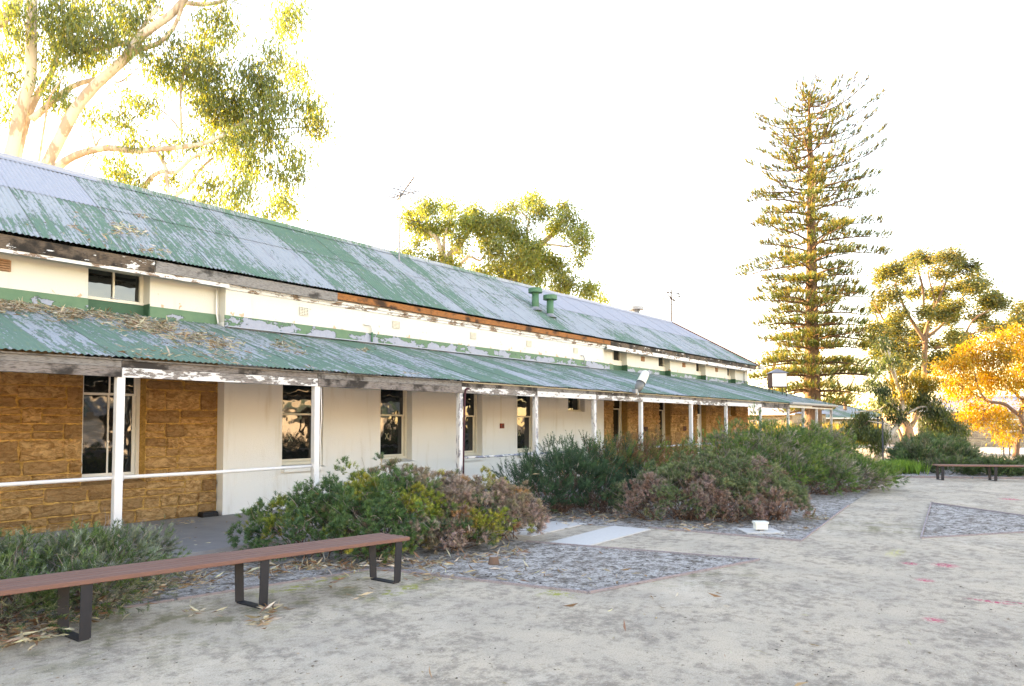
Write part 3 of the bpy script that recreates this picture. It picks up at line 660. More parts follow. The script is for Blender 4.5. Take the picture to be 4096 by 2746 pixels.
# ---- verandah beam, posts, rails
PX = [.3, 3.54, 6.46, 9.79, 12.25, 14.69, 17.12, 20.37, 23.2, 26.58, 29.91, 32.0, 34.08, 36.6]
PYc = 9.40; bmat = ['beam_bare', 'beam_bare', 'beam_peel', 'beam_bare', 'beam_peel', 'beam_white', 'beam_peel', 'beam_white', 'beam_peel', 'beam_white', 'beam_bare']
ends = [-9] + PX[:11]
for i in range(11):
    x0, x1 = ends[i] + .004, ends[i + 1] - .004; y = PYc - .062 - rnd.uniform(0, .008)
    z = rnd.uniform(-.004, .004); PB().box(x0, x1, y, y + .07, 2.378 + z, 2.50 + z).obj('verandah_beam', bmat[i])
    PB().box(x0, x1, y + .012, y + .06, 2.504 + z, 2.585).obj('eave_batten', 'fascia_grey' if i % 2 else 'beam_bare')
    PB().box(x0, x1, PYc - .085, PYc - .03, 2.586, 2.606).obj('eave_strip', 'panel_cream' if i > 3 else 'fascia_grey')
PB().box(29.92, 36.65, PYc - .06, PYc + .01, 2.44, 2.55).obj('verandah_beam', 'white_paint'); PB().box(33.2, 36.6, PYc - .064, PYc - .0605, 2.50, 2.549).obj('beam_patch', 'maroon_paint')
b = PB(); b.prism([(29.7, 9.13, 2.56), (29.7, 9.11, 2.60), (29.7, 9.12, 2.66), (29.7, 9.17, 2.66), (29.7, 9.17, 2.64), (29.7, 9.26, 2.64), (29.7, 9.26, 2.56)][::-1], (7.1, 0, 0)); b.obj('gutter', 'gutter_paint')
for x in np.arange(1.0, 36.4, 1.22): PB().beam((x, 9.45, 2.60), (x, 12.68, 3.585), .05, .09).obj('rafter', 'fascia_grey')
for i, x in enumerate(PX):
    mat = 'post_paint' if i in (0, 1, 2, 6, 7) else 'post_worn'
    tilt = rnd.uniform(-.012, .012); w = .05; p = PB(); top = 2.377 if i < 10 else 2.44
    zb = .18
    V = []
    for z, sx in ((zb, -tilt), (top, 0)):
        c = .007; pr = [(-w + c, -w), (w - c, -w), (w, -w + c), (w, w - c), (w - c, w), (-w + c, w), (-w, w - c), (-w, -w + c)]
        V += [(x + a + sx, PYc + q, z) for a, q in pr]
    p.add(V, [tuple(range(7, -1, -1)), tuple(range(8, 16))] + [(k, (k + 1) % 8, 8 + (k + 1) % 8, 8 + k) for k in range(8)])
    post = p.obj('verandah_post', mat); 
    q = PB(); q.box(x - .065 - tilt, x + .065 - tilt, PYc - .065, PYc + .065, .0, zb - .001).obj('post_pier', 'pier_concrete')
def railing(x0, x1, mat, z=1.096):
    r = PB(); r.tube([(x0 + .052, PYc, z), ((x0 + x1) / 2, PYc, z - .006), (x1 - .052, PYc, z + .004)], .024, 12).obj('rail', mat, smooth=True)
    for x, s in ((x0 + .051, 1), (x1 - .051, -1)):
        f = PB(); f.lathe([(.048, 0), (.046, .008), (.03, .012)], (x, PYc, z), 14, (s, 0, 0)); 
        for dz in (-.035, .035): f.lathe([(.008, 0), (.008, .016)], (x, PYc - .004, z + dz), 6, (s, 0, 0))
        f.obj('rail_flange', mat)
railing(PX[0], PX[1], 'rail_paint'); railing(PX[1], PX[2], 'rail_paint', 1.10)
for i in (3, 4, 5, 6, 7): railing(PX[i], PX[i + 1], 'rail_worn')
# pipe on the third post, conduit on the second, small pipes on the wall
PB().tube([(9.99, 9.33, 2.47), (9.93, 9.325, 2.47), (9.89, 9.325, 2.455), (9.875, 9.33, 2.42), (9.868, 9.34, 2.2), (9.85, 9.35, 1.2), (9.84, 9.35, .06)], .021, 10).obj('downpipe', 'pipe_maroon', smooth=True)
PB().tube([(PX[2] + .062, 9.35, 2.36), (PX[2] + .075, 9.34, 1.9), (PX[2] + .058, 9.35, 1.6), (PX[2] + .07, 9.345, 1.25), (PX[2] + .06, 9.35, .9)], .006, 6).obj('cable', 'white_paint', smooth=True)
PB().tube([(9.80, 12.44, 4.03), (9.88, 12.39, 4.035), (9.97, 12.385, 4.03), (10.0, 12.385, 3.99), (10.0, 12.385, 3.86)], .022, 10).obj('vent_pipe', 'white_paint', smooth=True)
PB().tube([(10.0, 12.385, 3.861), (10.0, 12.385, 3.62)], .024, 10).obj('vent_pipe', 'green_paint', smooth=True)
PB().tube([(6.45, 12.64, 4.34), (6.45, 12.635, 3.9), (6.46, 12.58, 3.68)], .016, 8).obj('wall_pipe', 'white_paint', smooth=True)
PB().tube([(18.65, 12.43, 3.98), (18.75, 12.39, 3.985), (18.8, 12.39, 3.9), (18.8, 12.39, 3.72), (18.95, 12.3, 3.64)], .014, 8).obj('wall_pipe', 'galvanised', smooth=True)
PB().tube([(33.6, 12.66, 4.3), (33.6, 12.66, 3.85), (33.75, 12.6, 3.7), (33.95, 12.5, 3.66)], .02, 8).obj('wall_pipe', 'galvanised', smooth=True)
PB().tube([(14.63, YW - .01, 2.6), (14.63, YW - .01, 1.78)], .008, 6).obj('cable', 'cream_frame')
t = empty('upper_gutter_end', (34.5, 12.2, 4.5), 'small grey gutter end sticking out at the far eave corner', 'gutter'); MB().box(-.1, .5, -.08, .05, -.03, .14).obj('gutter_box', 'galvanised', t)

# ================================================================== FIXTURES ON THE BUILDING
def roof_vent(x, y, h, r, rc, label, mat, zb=None, capmat=None):
    z = (UE[1] + (y - UE[0]) * (UR[1] - UE[1]) / (UR[0] - UE[0])) if zb is None else zb
    t = empty('roof_vent', (x, y, z), label, 'roof vent', 'round roof vents')
    MB().lathe([(r, -.15), (r, h)], n=18).obj('pipe', mat, t, True); MB().lathe([(r + .006, h * .35), (r + .006, h * .38)], n=18).obj('band', mat, t)
    c = capmat or mat
    MB().lathe([(rc * .94, h - .06), (rc, h - .055), (rc, h + .07), (rc * .97, h + .085), (0.01, h + .10)], n=24).obj('cap', c, t)
    MB().lathe([(r * 1.9, -.02), (r * 1.25, .05), (r * 1.02, .1)], n=18).obj('collar', 'galvanised', t)
roof_vent(17.54, 13.45, .62, .115, .23, 'tall green vent pipe with flat round cap, left of two on the roof', 'green_paint')
roof_vent(17.93, 13.14, .62, .115, .23, 'tall green vent pipe with flat round cap, right of two on the roof', 'green_paint')
p = PY(2545, 1275, 15.6); roof_vent(p[0], 15.6, PY(2545, 1236, 15.6)[2] - 6.55, .17, .36, 'squat grey and green vent with wide cap on the ridge', 'galvanised', 6.55)
# TV antenna
ab = onroof(1596, 1050, UE, UR); t = empty('tv_antenna', ab, 'metal television antenna with many rods on a thin mast on the roof', 'antenna')
hm = 2.05; MB().tube([(0, 0, -.05), (.02, 0, hm)], .026, 8).obj('mast', 'aluminium', t); MB().lathe([(.12, -.12), (.10, -.02), (.03, .06)], n=12).obj('base_plate', 'galvanised', t)
MB().tube([(.02, -.75, hm - .14), (.02, .35, hm - .1)], .016, 6).obj('boom', 'aluminium', t)
MB().beam((-.0, -.62, hm + .28), (.03, .12, hm - .22), .03, .03).obj('boom', 'black_metal', t)
for k in range(9):
    f = k / 8; y, z = -.62 + .70 * f, hm + .28 - .48 * f; MB().tube([(-.16 - .02 * k, y, z), (.16 + .02 * k, y, z)], .010, 5).obj('rod', 'aluminium', t)
for y, z, l in ((-.7, -.13, .55), (-.5, -.14, .62), (-.28, -.13, .70), (-.05, -.13, .75), (.15, -.12, .8), (.32, -.11, .85), (.1, .08, .6), (.0, .15, .75)): MB().tube([(-l, y + .1, hm + z), (l, y - .1, hm + z)], .013, 5).obj('rod', 'aluminium', t)
MB().tube([(-.8, .12, hm - .75), (.8, -.1, hm - .75)], .010, 5).obj('rod', 'rust', t)
# weather vane
wb = np.array((31.2, 15.39, 6.76)); t = empty('weather_vane', wb, 'rusty weather vane with pale arrow and compass letters on the ridge end', 'weather vane')
zz = lambda y: PY(2686, y, 15.39)[2] - wb[2]; sc = 34. / 2731
MB().tube([(0, 0, -.05), (0, 0, zz(1160))], .042, 6).obj('pole', 'rust', t); MB().lathe([(.01, zz(1222)), (.05, zz(1220)), (.01, zz(1218))], n=10).obj('knob', 'rust', t)
MB().lathe([(.005, zz(1165)), (.04, zz(1160)), (.004, zz(1153))], n=8).obj('finial', 'rust', t)
rv = Vector((CR[0], CR[1], 0)); fv = Vector((CF[0], CF[1], 0)).normalized(); za = zz(1172)
def vq(a, z, dep=0): return tuple(rv * a + fv * dep + Vector((0, 0, z)))
MB().prism([vq(-.24, za + .02), vq(-.13, za + .09), vq(-.13, za + .045), vq(.27, za - .01), vq(.36, za + .05), vq(.38, za - .10), vq(.27, za - .075), vq(-.13, za - .01), vq(-.13, za - .05)], tuple(fv * .012)).obj('arrow', 'galvanised', t)
zc = zz(1194); 
arms = [(-.42, -.05, .1), (.42, .05, -.1), (-.27, .09, -.42), (.27, -.09, .42)]
for a, dz, dp in arms: MB().tube([vq(0, zc), vq(a, zc + dz, dp)], .027, 5).obj('compass_arm', 'rust', t)
def letter(ch, a, z, dep, s=.13):
    L = {'W': [[(-.5, 1), (-.25, 0), (0, .7), (.25, 0), (.5, 1)]], 'E': [[(.4, 1), (-.4, 1), (-.4, 0), (.4, 0)], [(-.4, .5), (.3, .5)]], 'N': [[(-.4, 0), (-.4, 1), (.4, 0), (.4, 1)]], 'S': [[(.4, .9), (.1, 1), (-.35, .8), (-.3, .55), (.3, .45), (.35, .2), (0, 0), (-.4, .1)]]}[ch]
    m = MB()
    for st in L: m.tube([vq(a + u * s, z + v * s * 1.2, dep) for u, v in st], .025, 5)
    m.obj('compass_letter', 'rust', t)
letter('W', -.40, zc - .03, .1); letter('E', .41, zc + .08, -.1); letter('S', .25, zc - .08, .42, .1); letter('N', -.27, zc + .11, -.42, .1)
# eave lamp
lb, lt = PY(2548, 1566, 9.2), PY(2584, 1490, 9.15); t = empty('eave_lamp', lb, 'long flood lamp with frosted cover tilted up above the verandah eave', 'lamp')
ax = Vector(lt - lb); Ln = ax.length
MB().lathe([(.03, .0), (.085, .04), (.115, Ln * .2), (.12, Ln * .42)], n=18, axis=ax).obj('housing', 'lamp_body', t, True)
MB().lathe([(.122, Ln * .42), (.125, Ln * .45), (.12, Ln * .8), (.105, Ln * .96), (.07, Ln * 1.02), (.02, Ln * 1.04)], n=18, axis=ax).obj('diffuser', 'lamp_diffuser', t, True)
MB().lathe([(.128, Ln * .40), (.128, Ln * .435)], n=18, axis=ax).obj('clamp_band', 'black_metal', t)
MB().box(-.16, -.02, -.05, .06, -.06, .05).obj('junction_box', 'galvanised', t); MB().tube([(0, 0, .02), (.03, .0, -.06), (.08, .02, -.09), (.13, .03, -.06), (.14, .06, -.02)], .018, 8).obj('bracket', 'white_paint', t, True)
# lantern sign on the verandah hip
t = empty('lantern_sign', (33.45, 11.0, 3.36), 'white square lantern sign box with grey pyramid cap above the verandah hip', 'sign'); t.rotation_euler = (0, 0, rad(-55))
w_ = .36; MB().box(-w_, w_, -w_, w_, .12, .80).obj('cabinet', 'maroon_paint', t)
MB().box(-w_ + .03, w_ - .03, -w_ - .012, -w_ - .001, .15, .77).obj('panel', 'white_paint', t)
MB().add([(-.42, -.42, .80), (.42, -.42, .80), (.42, .42, .80), (-.42, .42, .80), (0, 0, 1.03)], [(3, 2, 1, 0), (0, 1, 4), (1, 2, 4), (2, 3, 4), (3, 0, 4)]).obj('cap', 'galvanised', t)
for x, y in ((-.3, -.3), (.33, -.3), (.33, .3), (-.3, .3)): MB().tube([(x, y, -.35), (x, y, .13)], .022, 6).obj('leg', 'black_metal', t)
# fire call point and bait box
t = empty('call_point', (14.66, YW, 1.70), 'small red call point box on the white wall between windows', 'call point'); MB().box(-.07, .07, -.05, -.001, -.07, .07).obj('case', 'red_plastic', t); MB().lathe([(.04, 0), (.038, .012)], (0.01, -.05, 0), 14, (0, -1, 0)).obj('dial', 'maroon_paint', t)
bb = G(772, 2056, .05); t = empty('bait_box', (bb[0], 12.48, .051), 'low black plastic bait box on the verandah floor by the wall', 'box')
MB().prism([(-.15, -.10, 0), (.15, -.10, 0), (.15, .10, 0), (-.15, .10, 0)], (0, 0, .05)).obj('base', 'black_plastic', t); MB().add([(-.15, -.10, .051), (.15, -.10, .051), (.15, .10, .051), (-.15, .10, .051), (-.135, -.08, .09), (.135, -.08, .09), (.135, .08, .09), (-.135, .08, .09)], [(4, 5, 6, 7), (0, 1, 5, 4), (1, 2, 6, 5), (2, 3, 7, 6), (3, 0, 4, 7)]).obj('lid', 'black_plastic', t)

# ================================================================== BENCHES, BOXES, POSTS
def bench(origin, rz, L, label, frames, W=.47, top=.51, nsl=5, skew=0.):
    t = empty('garden_bench', (*origin, 0), label, 'bench', 'slatted garden benches', rz)       # local x along, y depth (0 = front)
    sw = (W - .018 * (nsl - 1)) / nsl
    for k in range(nsl):
        y = k * (sw + .018); c = .006; x0 = -skew * y
        MB().prism([(x0, y + c, top - .042), (x0, y + sw - c, top - .042), (x0, y + sw, top - .042 + c), (x0, y + sw, top - c), (x0, y + sw - c, top), (x0, y + c, top), (x0, y, top - c), (x0, y, top - .042 + c)][::-1], (L + rnd.uniform(-.006, .006), 0, 0)).obj('slat', 'bench_timber', t)
    for x in frames:
        f = sub('leg_frame', t); zt = top - .043; w = .085
        pts = [(W * .06, zt), (W * .13, .014), (W * .87, .014), (W * .94, zt)]
        for n_, (p, q), th in (('leg', (pts[0], pts[1]), .012), ('leg', (pts[3], pts[2]), .012)):
            MB().beam((x - skew * p[0], p[0], p[1]), (x - skew * p[0], q[0], q[1]), w, th, (0, 1, 0)).obj(n_, 'black_metal', f)
        MB().beam((x - skew * pts[1][0], pts[1][0] - .006, .007), (x - skew * pts[2][0], pts[2][0] + .006, .007), w, .013).obj('foot_bar', 'black_metal', f)
        MB().beam((x - skew * pts[0][0], pts[0][0], zt - .004), (x - skew * pts[3][0], pts[3][0], zt - .004), w, .008).obj('top_bar', 'black_metal', f)
    return t
FR, FL = G(1641, 2148, .51)[:2], G(0, 2365, .51)[:2]; dv = (FR - FL) / np.linalg.norm(FR - FL); Lb = 4.9; og = FR - dv * Lb
fx = [np.dot(G(*q)[:2] - og, dv) for q in ((1598, 2336), (1058, 2433), (350, 2570))]
bench(og, math.atan2(dv[1], dv[0]), Lb, 'long brown slatted bench with black steel leg frames in the foreground', fx + [fx[2] - (fx[1] - fx[2])], skew=.24)
f1, f2 = G(3774, 1923)[:2], G(3987, 1926)[:2]; dv2 = (f2 - f1) / np.linalg.norm(f2 - f1); og2 = f1 - dv2 * .13
bench(og2, math.atan2(dv2[1], dv2[0]), 5.0, 'brown slatted bench with black legs at the far side of the yard', [.13, .13 + np.linalg.norm(f2 - f1), .13 + 2 * np.linalg.norm(f2 - f1)], top=.48)
bx = G(3042, 2128); t = empty('utility_box', (bx[0], bx[1], .0), 'small white plastic utility box on a concrete pad before the pinkish shrub', 'utility box'); t.rotation_euler = (0, 0, rad(-50))
MB().box(-.30, .30, -.24, .26, -.03, .02).obj('pad', 'path_concrete', t); MB().cbox(-.10, .10, -.075, .075, .05, .135, .012).obj('body', 'white_box', t); MB().cbox(-.112, .112, -.087, .087, .136, .17, .012).obj('lid', 'white_box', t); MB().box(-.03, .03, -.05, .05, .02, .056).obj('stem', 'galvanised', t)
def picket(px, py, h, label, tilt=0.):
    p = G(px, py); t = empty('steel_picket', p, label, 'post', 'dark steel pickets')
    MB().add([(q[0] + (tilt if z > 1 else 0), q[1], z) for z in (-.1, h) for q in ((-.055, -.01), (-.055, .01), (0, .02), (.055, .01), (.055, -.01), (.012, -.01), (0, -.05), (-.012, -.01))], [tuple(range(8, 16)), tuple(range(7, -1, -1))] + [(k, (k + 1) % 8, 8 + (k + 1) % 8, 8 + k) for k in range(8)]).obj('shaft', 'steel_post', t)
    MB().box(-.07 + tilt, .07 + tilt, -.055, .03, h - .05, h + .02).obj('cap', 'black_plastic', t)
picket(3531, 1849, 1.98, 'dark steel picket just right of its pair beside the leaning pale gum', .01); picket(3513, 1842, 2.05, 'dark steel picket just left of its pair beside the leaning pale gum')
picket(4014, 1828, 1.97, 'dark steel picket left of the golden tree trunk, the paler of two'); picket(4038, 1823, 2.1, 'black steel picket nearer the golden tree trunk', -.06)
sp_ = G(1975, 2258); t = empty('tree_stump', sp_, 'small weathered cut stump among litter in the near bed', 'stump'); MB().lathe([(.085, -.03), (.07, .03), (.058, .08), (.055, .10)], n=12).obj('base', 'twig_bark', t, True); MB().lathe([(.053, .1001), (.05, .103)], n=12).obj('cut_face', 'grey_twig', t)

# ================================================================== VEGETATION GENERATORS
def unit(v): return v / np.maximum(np.linalg.norm(v, axis=-1, keepdims=True), 1e-9)
def leaves(P, D_, Ls, Ws, tint, curl=.15):
    """lens shaped leaves: base P, direction D_, length, width"""
    n = len(P); D_ = unit(D_); s = unit(np.cross(D_, rng.normal(size=(n, 3)))); u = np.cross(s, D_)
    L = Ls[:, None]; Wd = Ws[:, None]
    V = np.empty((n, 4, 3)); V[:, 0] = P; V[:, 1] = P + D_ * L * .45 + s * Wd * .5 + u * L * curl * .5; V[:, 2] = P + D_ * L; V[:, 3] = P + D_ * L * .45 - s * Wd * .5 + u * L * curl * .5
    F = np.arange(n * 4).reshape(n, 4); return V.reshape(-1, 3), F, np.repeat(tint, 4, 0)
def needles(P, A, n, slen, nlen, w, ang, tint, jit=.25):
    """sprigs at P along A; n needles each -> triangles"""
    N = len(P); A = unit(A); h = unit(np.cross(A, rng.normal(size=(N, 3)))); k = np.cross(A, h)
    P, A, h, k = (np.repeat(q, n, 0) for q in (P, A, h, k)); ti = np.repeat(tint, n, 0) * rng.uniform(.7, 1.3, (N * n, 1))
    slen = np.repeat(np.broadcast_to(slen, N), n); ph = rng.uniform(0, 2 * np.pi, N * n); t = rng.uniform(0, 1, N * n)
    R_ = h * np.cos(ph)[:, None] + k * np.sin(ph)[:, None]; a = ang * rng.uniform(.6, 1.2, N * n)
    D_ = A * np.cos(a)[:, None] + R_ * np.sin(a)[:, None]; b0 = P + A * (t * slen)[:, None]
    side = unit(np.cross(D_, rng.normal(size=D_.shape))); L = nlen * rng.uniform(1 - jit, 1 + jit, N * n)
    V = np.empty((N * n, 3, 3)); V[:, 0] = b0 - side * w / 2; V[:, 1] = b0 + side * w / 2; V[:, 2] = b0 + D_ * L[:, None]
    ti = np.clip(ti * (.72 + .6 * t[:, None]), 0, 1)
    return V.reshape(-1, 3), np.arange(N * n * 3).reshape(-1, 3), np.repeat(ti, 3, 0)
def twigs(A, B, r0, r1, bend=.12, n=4):
    """3-sided curved twigs A->B, vectorised"""
    N = len(A); t = np.linspace(0, 1, n); mid = rng.normal(size=(N, 3)) * np.linalg.norm(B - A, axis=1, keepdims=True) * bend
    d = unit(B - A); s = unit(np.cross(d, rng.normal(size=(N, 3)))); u = np.cross(d, s); V = np.empty((N, n, 3, 3))
    for i, q in enumerate(t):
        c = A * (1 - q) + B * q + mid * (4 * q * (1 - q)); r = (r0 * (1 - q) + r1 * q); r = np.broadcast_to(r, N)[:, None]
        for k in range(3): a = 2 * np.pi * k / 3; V[:, i, k] = c + (s * math.cos(a) + u * math.sin(a)) * r
    F = []
    base = np.arange(N)[:, None] * (n * 3)
    for i in range(n - 1):
        for k in range(3): k2 = (k + 1) % 3; F.append(np.stack([i * 3 + k + base[:, 0], i * 3 + k2 + base[:, 0], (i + 1) * 3 + k2 + base[:, 0], (i + 1) * 3 + k + base[:, 0]], 1))
    return V.reshape(-1, 3), np.concatenate(F)
def pal(cols, n, jit=.2, w=None):
    c = np.array(cols)[rng.choice(len(cols), n, p=w)]; return np.clip(c * rng.uniform(1 - jit, 1 + jit, (n, 1)) * rng.uniform(1 - jit / 3, 1 + jit / 3, (n, 3)), 0, 1)
def merge(*parts):
    V = []; F = []; T = []; o = 0
    for p in parts:
        V.append(p[0]); F.append(p[1] + o); o += len(p[0])
        if len(p) > 2: T.append(p[2])
    return (np.concatenate(V), np.concatenate(F)) + ((np.concatenate(T),) if T else ())

def px_tree(name, label, depth, limbs, clusters, base_px, bark_m, cols, leaf=(.16, .022), dens=1., droop=1., spread=.8, thick=.6, cat='tree', wcol=None, trunk_r=.3, seed=0, twig=.012, sub_r=.42, group=None, zoom=None, leaf_mat='leaf', rise=0.):
    """limbs and foliage clumps are given where the photograph shows them; distance from the tree's size; depth spread round that"""
    global rng; rng = np.random.default_rng(100 + seed); ox, oy, zs = zoom or (0, 0, 1.)
    cv = lambda x, y: (ox + x / zs, oy + y / zs)
    base = DP(*base_px, depth); base[2] = 0
    t = empty(name, base, label, cat, group); nodes = []; m = MB()
    for pts, r0, r1, dof in limbs:
        P = []; n = len(pts)
        for i, q in enumerate(pts):
            p = DP(*(cv(q[0], q[1]) if zoom else q[:2]), depth + dof * i / max(1, n - 1)); P.append(p)
        # smooth subdivide
        Q = []
        for i in range(n - 1):
            p0, p1, p2, p3 = P[max(i - 1, 0)], P[i], P[i + 1], P[min(i + 2, n - 1)]
            for s in (0, .33, .67): Q.append(.5 * ((2 * p1) + (-p0 + p2) * s + (2 * p0 - 5 * p1 + 4 * p2 - p3) * s * s + (-p0 + 3 * p1 - 3 * p2 + p3) * s ** 3))
        Q.append(P[-1]); k = len(Q); R_ = [r0 + (r1 - r0) * i / (k - 1) for i in range(k)]
        R_ = [r * (1 + .06 * rnd.uniform(-1, 1)) for r in R_]
        m.tube([q - base for q in Q], R_, 9); nodes += Q
    m.obj('trunk', bark_m, t, True); nodes = np.array(nodes)
    LP, LD, LL, LW, LC, TA, TB = [], [], [], [], [], [], []
    for c in clusters:
        x, y, rx, ry = c[:4]; dz = c[4] if len(c) > 4 else rng.normal() * thick
        if zoom: (x, y), rx, ry = cv(x, y), rx / zs, ry / zs
        s = depth / FP; ctr = DP(x, y, depth + dz); rx, ry = rx * s, ry * s; rd = min(rx, 1.6) * .9
        nsub = max(5, int(8 * dens * rx * ry / (sub_r * sub_r)))
        q = unit(rng.normal(size=(nsub, 3))) * (rng.uniform(.15, 1, (nsub, 1)) ** .5)
        sc_ = ctr + q[:, :1] * CR * rx * .85 + q[:, 1:2] * np.array([0, 0, 1]) * ry * .85 + q[:, 2:] * np.array([CF[0], CF[1], 0]) * rd
        j = np.argmin(((nodes[None] - sc_[:, None]) ** 2).sum(-1), 1); near = nodes[j]
        jc = nodes[np.argmin(((nodes - ctr) ** 2).sum(-1))]
        hub = ctr - np.array([0, 0, ry * .35]); TA.append(jc[None]); TB.append(hub[None])
        TA.append(np.repeat(hub[None], nsub, 0)); TB.append(sc_)
        nl = max(4, int(54 * dens)); n = nsub * nl
        o = rng.normal(size=(n, 3)) * sub_r * np.array([.66, .66, .58]); P = np.repeat(sc_, nl, 0) + o
        P[:, 2] += rise
        D_ = np.stack([rng.normal(size=n) * spread, rng.normal(size=n) * spread, rng.normal(size=n) * .45 - droop], 1)
        LP.append(P); LD.append(D_); LL.append(leaf[0] * rng.uniform(.6, 1.25, n)); LW.append(leaf[1] * rng.uniform(.7, 1.3, n))
        pc = cols if len(c) <= 5 else c[5]
        tone = rng.uniform(.75, 1.25); LC.append(np.clip(pal(pc, n, .22, wcol if len(c) <= 5 else None) * tone, 0, 1))
    LP, LD, LL, LW, LC = (np.concatenate(q) for q in (LP, LD, LL, LW, LC))
    V, F, T = leaves(LP - base, LD, LL, LW, LC)
    cr = npmesh('crown', V, F, leaf_mat, t, T); cr['kind'] = 'stuff'
    TA, TB = np.concatenate(TA), np.concatenate(TB); V, F = twigs(TA - base, TB - base, twig * (1 + depth / 60), twig * .4, .10); tw = npmesh('twigs', V, F, 'twig_bark' if bark_m != 'pine_bark' else bark_m, t); tw['kind'] = 'stuff'
    return t
GUM = [(.15, .21, .09), (.18, .23, .08), (.26, .26, .055), (.16, .21, .13)]
GUMB = [(.085, .12, .07), (.10, .135, .08)]
# ---- big gum, left, behind the building
Z1 = (0, 0, 1.6707)
px_tree('gum_tree', 'tall white-limbed gum tree rising behind the roof at the left', 20., [
    ([(20, 1500), (30, 1200), (65, 1060), (150, 700), (205, 540), (210, 300), (215, 0), (235, -300)], .20, .12, 0),
    ([(60, 1400), (115, 1060), (180, 800), (260, 620), (350, 480), (430, 200), (560, -150)], .13, .06, 1.2),
    ([(120, 1500), (230, 1250), (310, 1110), (400, 930), (500, 740), (640, 570), (830, 400), (960, 230), (1130, 110), (1230, 0), (1330, -150)], .19, .09, -.8),
    ([(240, 1300), (380, 1130), (450, 1070), (560, 1020), (720, 990), (900, 1010), (1040, 1000), (1200, 985), (1360, 960), (1500, 900)], .13, .045, -1.2),
    ([(830, 400), (950, 330), (1060, 290), (1150, 200), (1210, 70), (1235, -60)], .075, .045, -1.),
    ([(210, 800), (330, 700), (480, 580), (640, 530)], .10, .06, 0),
    ([(560, 350), (740, 305), (880, 270), (960, 170), (1060, 40)], .08, .04, .5),
    ([(1040, 1005), (1090, 1080), (1110, 1160), (1130, 1320)], .07, .04, -1),
    ([(940, 1290), (1000, 1200), (1070, 1150), (1180, 1150), (1280, 1060), (1390, 1010)], .07, .04, -1),
    ([(1150, 1330), (1260, 1240), (1340, 1130), (1420, 1060)], .05, .03, -.5),
    ([(1240, 20), (1380, 30), (1520, 0)], .08, .04, -.5),
    ([(0, 160), (90, 60), (150, -40)], .13, .10, 1.), ([(260, 1080), (300, 820), (330, 660), (420, 520)], .035, .02, -1),
    ([(1215, 900), (1205, 650), (1240, 460), (1300, 380)], .045, .02, 0.), ([(1205, 870), (1120, 770), (1040, 720)], .03, .015, 0.),
    ([(1400, 960), (1550, 860), (1740, 760), (1830, 660), (1960, 600)], .05, .02, .3), ([(1740, 760), (1790, 640), (1790, 520)], .03, .015, .3), ([(1700, 830), (1860, 800), (2000, 790)], .03, .012, .3), ([(1700, 880), (1890, 860), (2040, 850)], .03, .012, .3),
    ([(640, 990), (660, 940), (730, 880)], .03, .012, .2), ([(640, 985), (610, 860), (605, 790)], .03, .012, .2), ([(560, 1180), (570, 1120), (625, 1040)], .025, .018, 0), ([(770, 550), (820, 540), (930, 450)], .03, .012, 0)],
    [(1850, 400, 150, 60), (1700, 500, 120, 100), (1450, 450, 110, 110), (1300, 330, 110, 80), (1260, 420, 80, 70), (1400, 600, 140, 90), (1580, 640, 140, 110), (1440, 760, 170, 110), (1600, 800, 140, 110), (1600, 930, 140, 110), (1800, 560, 100, 100), (1990, 520, 80, 90), (2050, 690, 90, 80), (2110, 880, 70, 110), (2090, 780, 60, 60), (1900, 720, 80, 90), (1760, 740, 90, 80), (1780, 900, 110, 120), (1950, 1060, 90, 80), (1650, 1080, 120, 110), (1480, 990, 110, 60), (1300, 940, 80, 30), (1130, 960, 90, 30), (1610, 1260, 110, 110), (1430, 1230, 110, 70), (1360, 1340, 80, 40), (1600, 1390, 80, 50), (1980, 1190, 55, 60), (1900, 1310, 40, 40), (1830, 1390, 25, 25), (1930, 1390, 25, 25), (1860, 1150, 70, 60),
     (1450, 110, 120, 90), (1510, 220, 70, 70), (1380, 230, 80, 60), (1000, 40, 110, 70), (890, 210, 100, 90), (800, 130, 90, 70), (650, 230, 110, 80), (480, 330, 110, 90), (620, 400, 70, 60), (350, 50, 130, 70), (560, 40, 120, 70), (760, 20, 110, 60), (180, 60, 50, 50), (60, 20, 60, 40), (60, 480, 80, 60), (60, 590, 70, 60), (110, 210, 30, 60), (430, 650, 80, 50), (470, 700, 40, 30), (900, 650, 100, 55), (1010, 690, 50, 30), (720, 810, 110, 50), (830, 820, 50, 50), (905, 945, 28, 28), (770, 1100, 90, 70), (800, 1190, 50, 30), (930, 1200, 40, 50), (1080, 420, 90, 80), (1100, 500, 60, 50), (960, 350, 70, 50), (1150, 1190, 40, 40), (330, 570, 40, 40), (40, 750, 40, 30), (380, 290, 60, 80), (500, 150, 80, 70), (620, 130, 70, 70), (740, 190, 70, 60), (920, 110, 80, 60), (300, 160, 60, 70), (440, 210, 70, 60), (330, 430, 50, 60), (560, 300, 60, 50), (700, 330, 50, 40), (420, 130, 60, 60), (20, 130, 40, 60), (20, 380, 40, 60), (150, 330, 30, 50), (1180, 300, 70, 60), (1200, 520, 60, 60), (1330, 520, 80, 60), (1950, 40, 60, 50), (1930, 130, 50, 45), (1900, 180, 30, 30)],
    (100, 1900), 'gum_bark', GUM, leaf=(.21, .040), dens=.95, droop=1.3, spread=.5, sub_r=.36, zoom=Z1, seed=1, twig=.008)
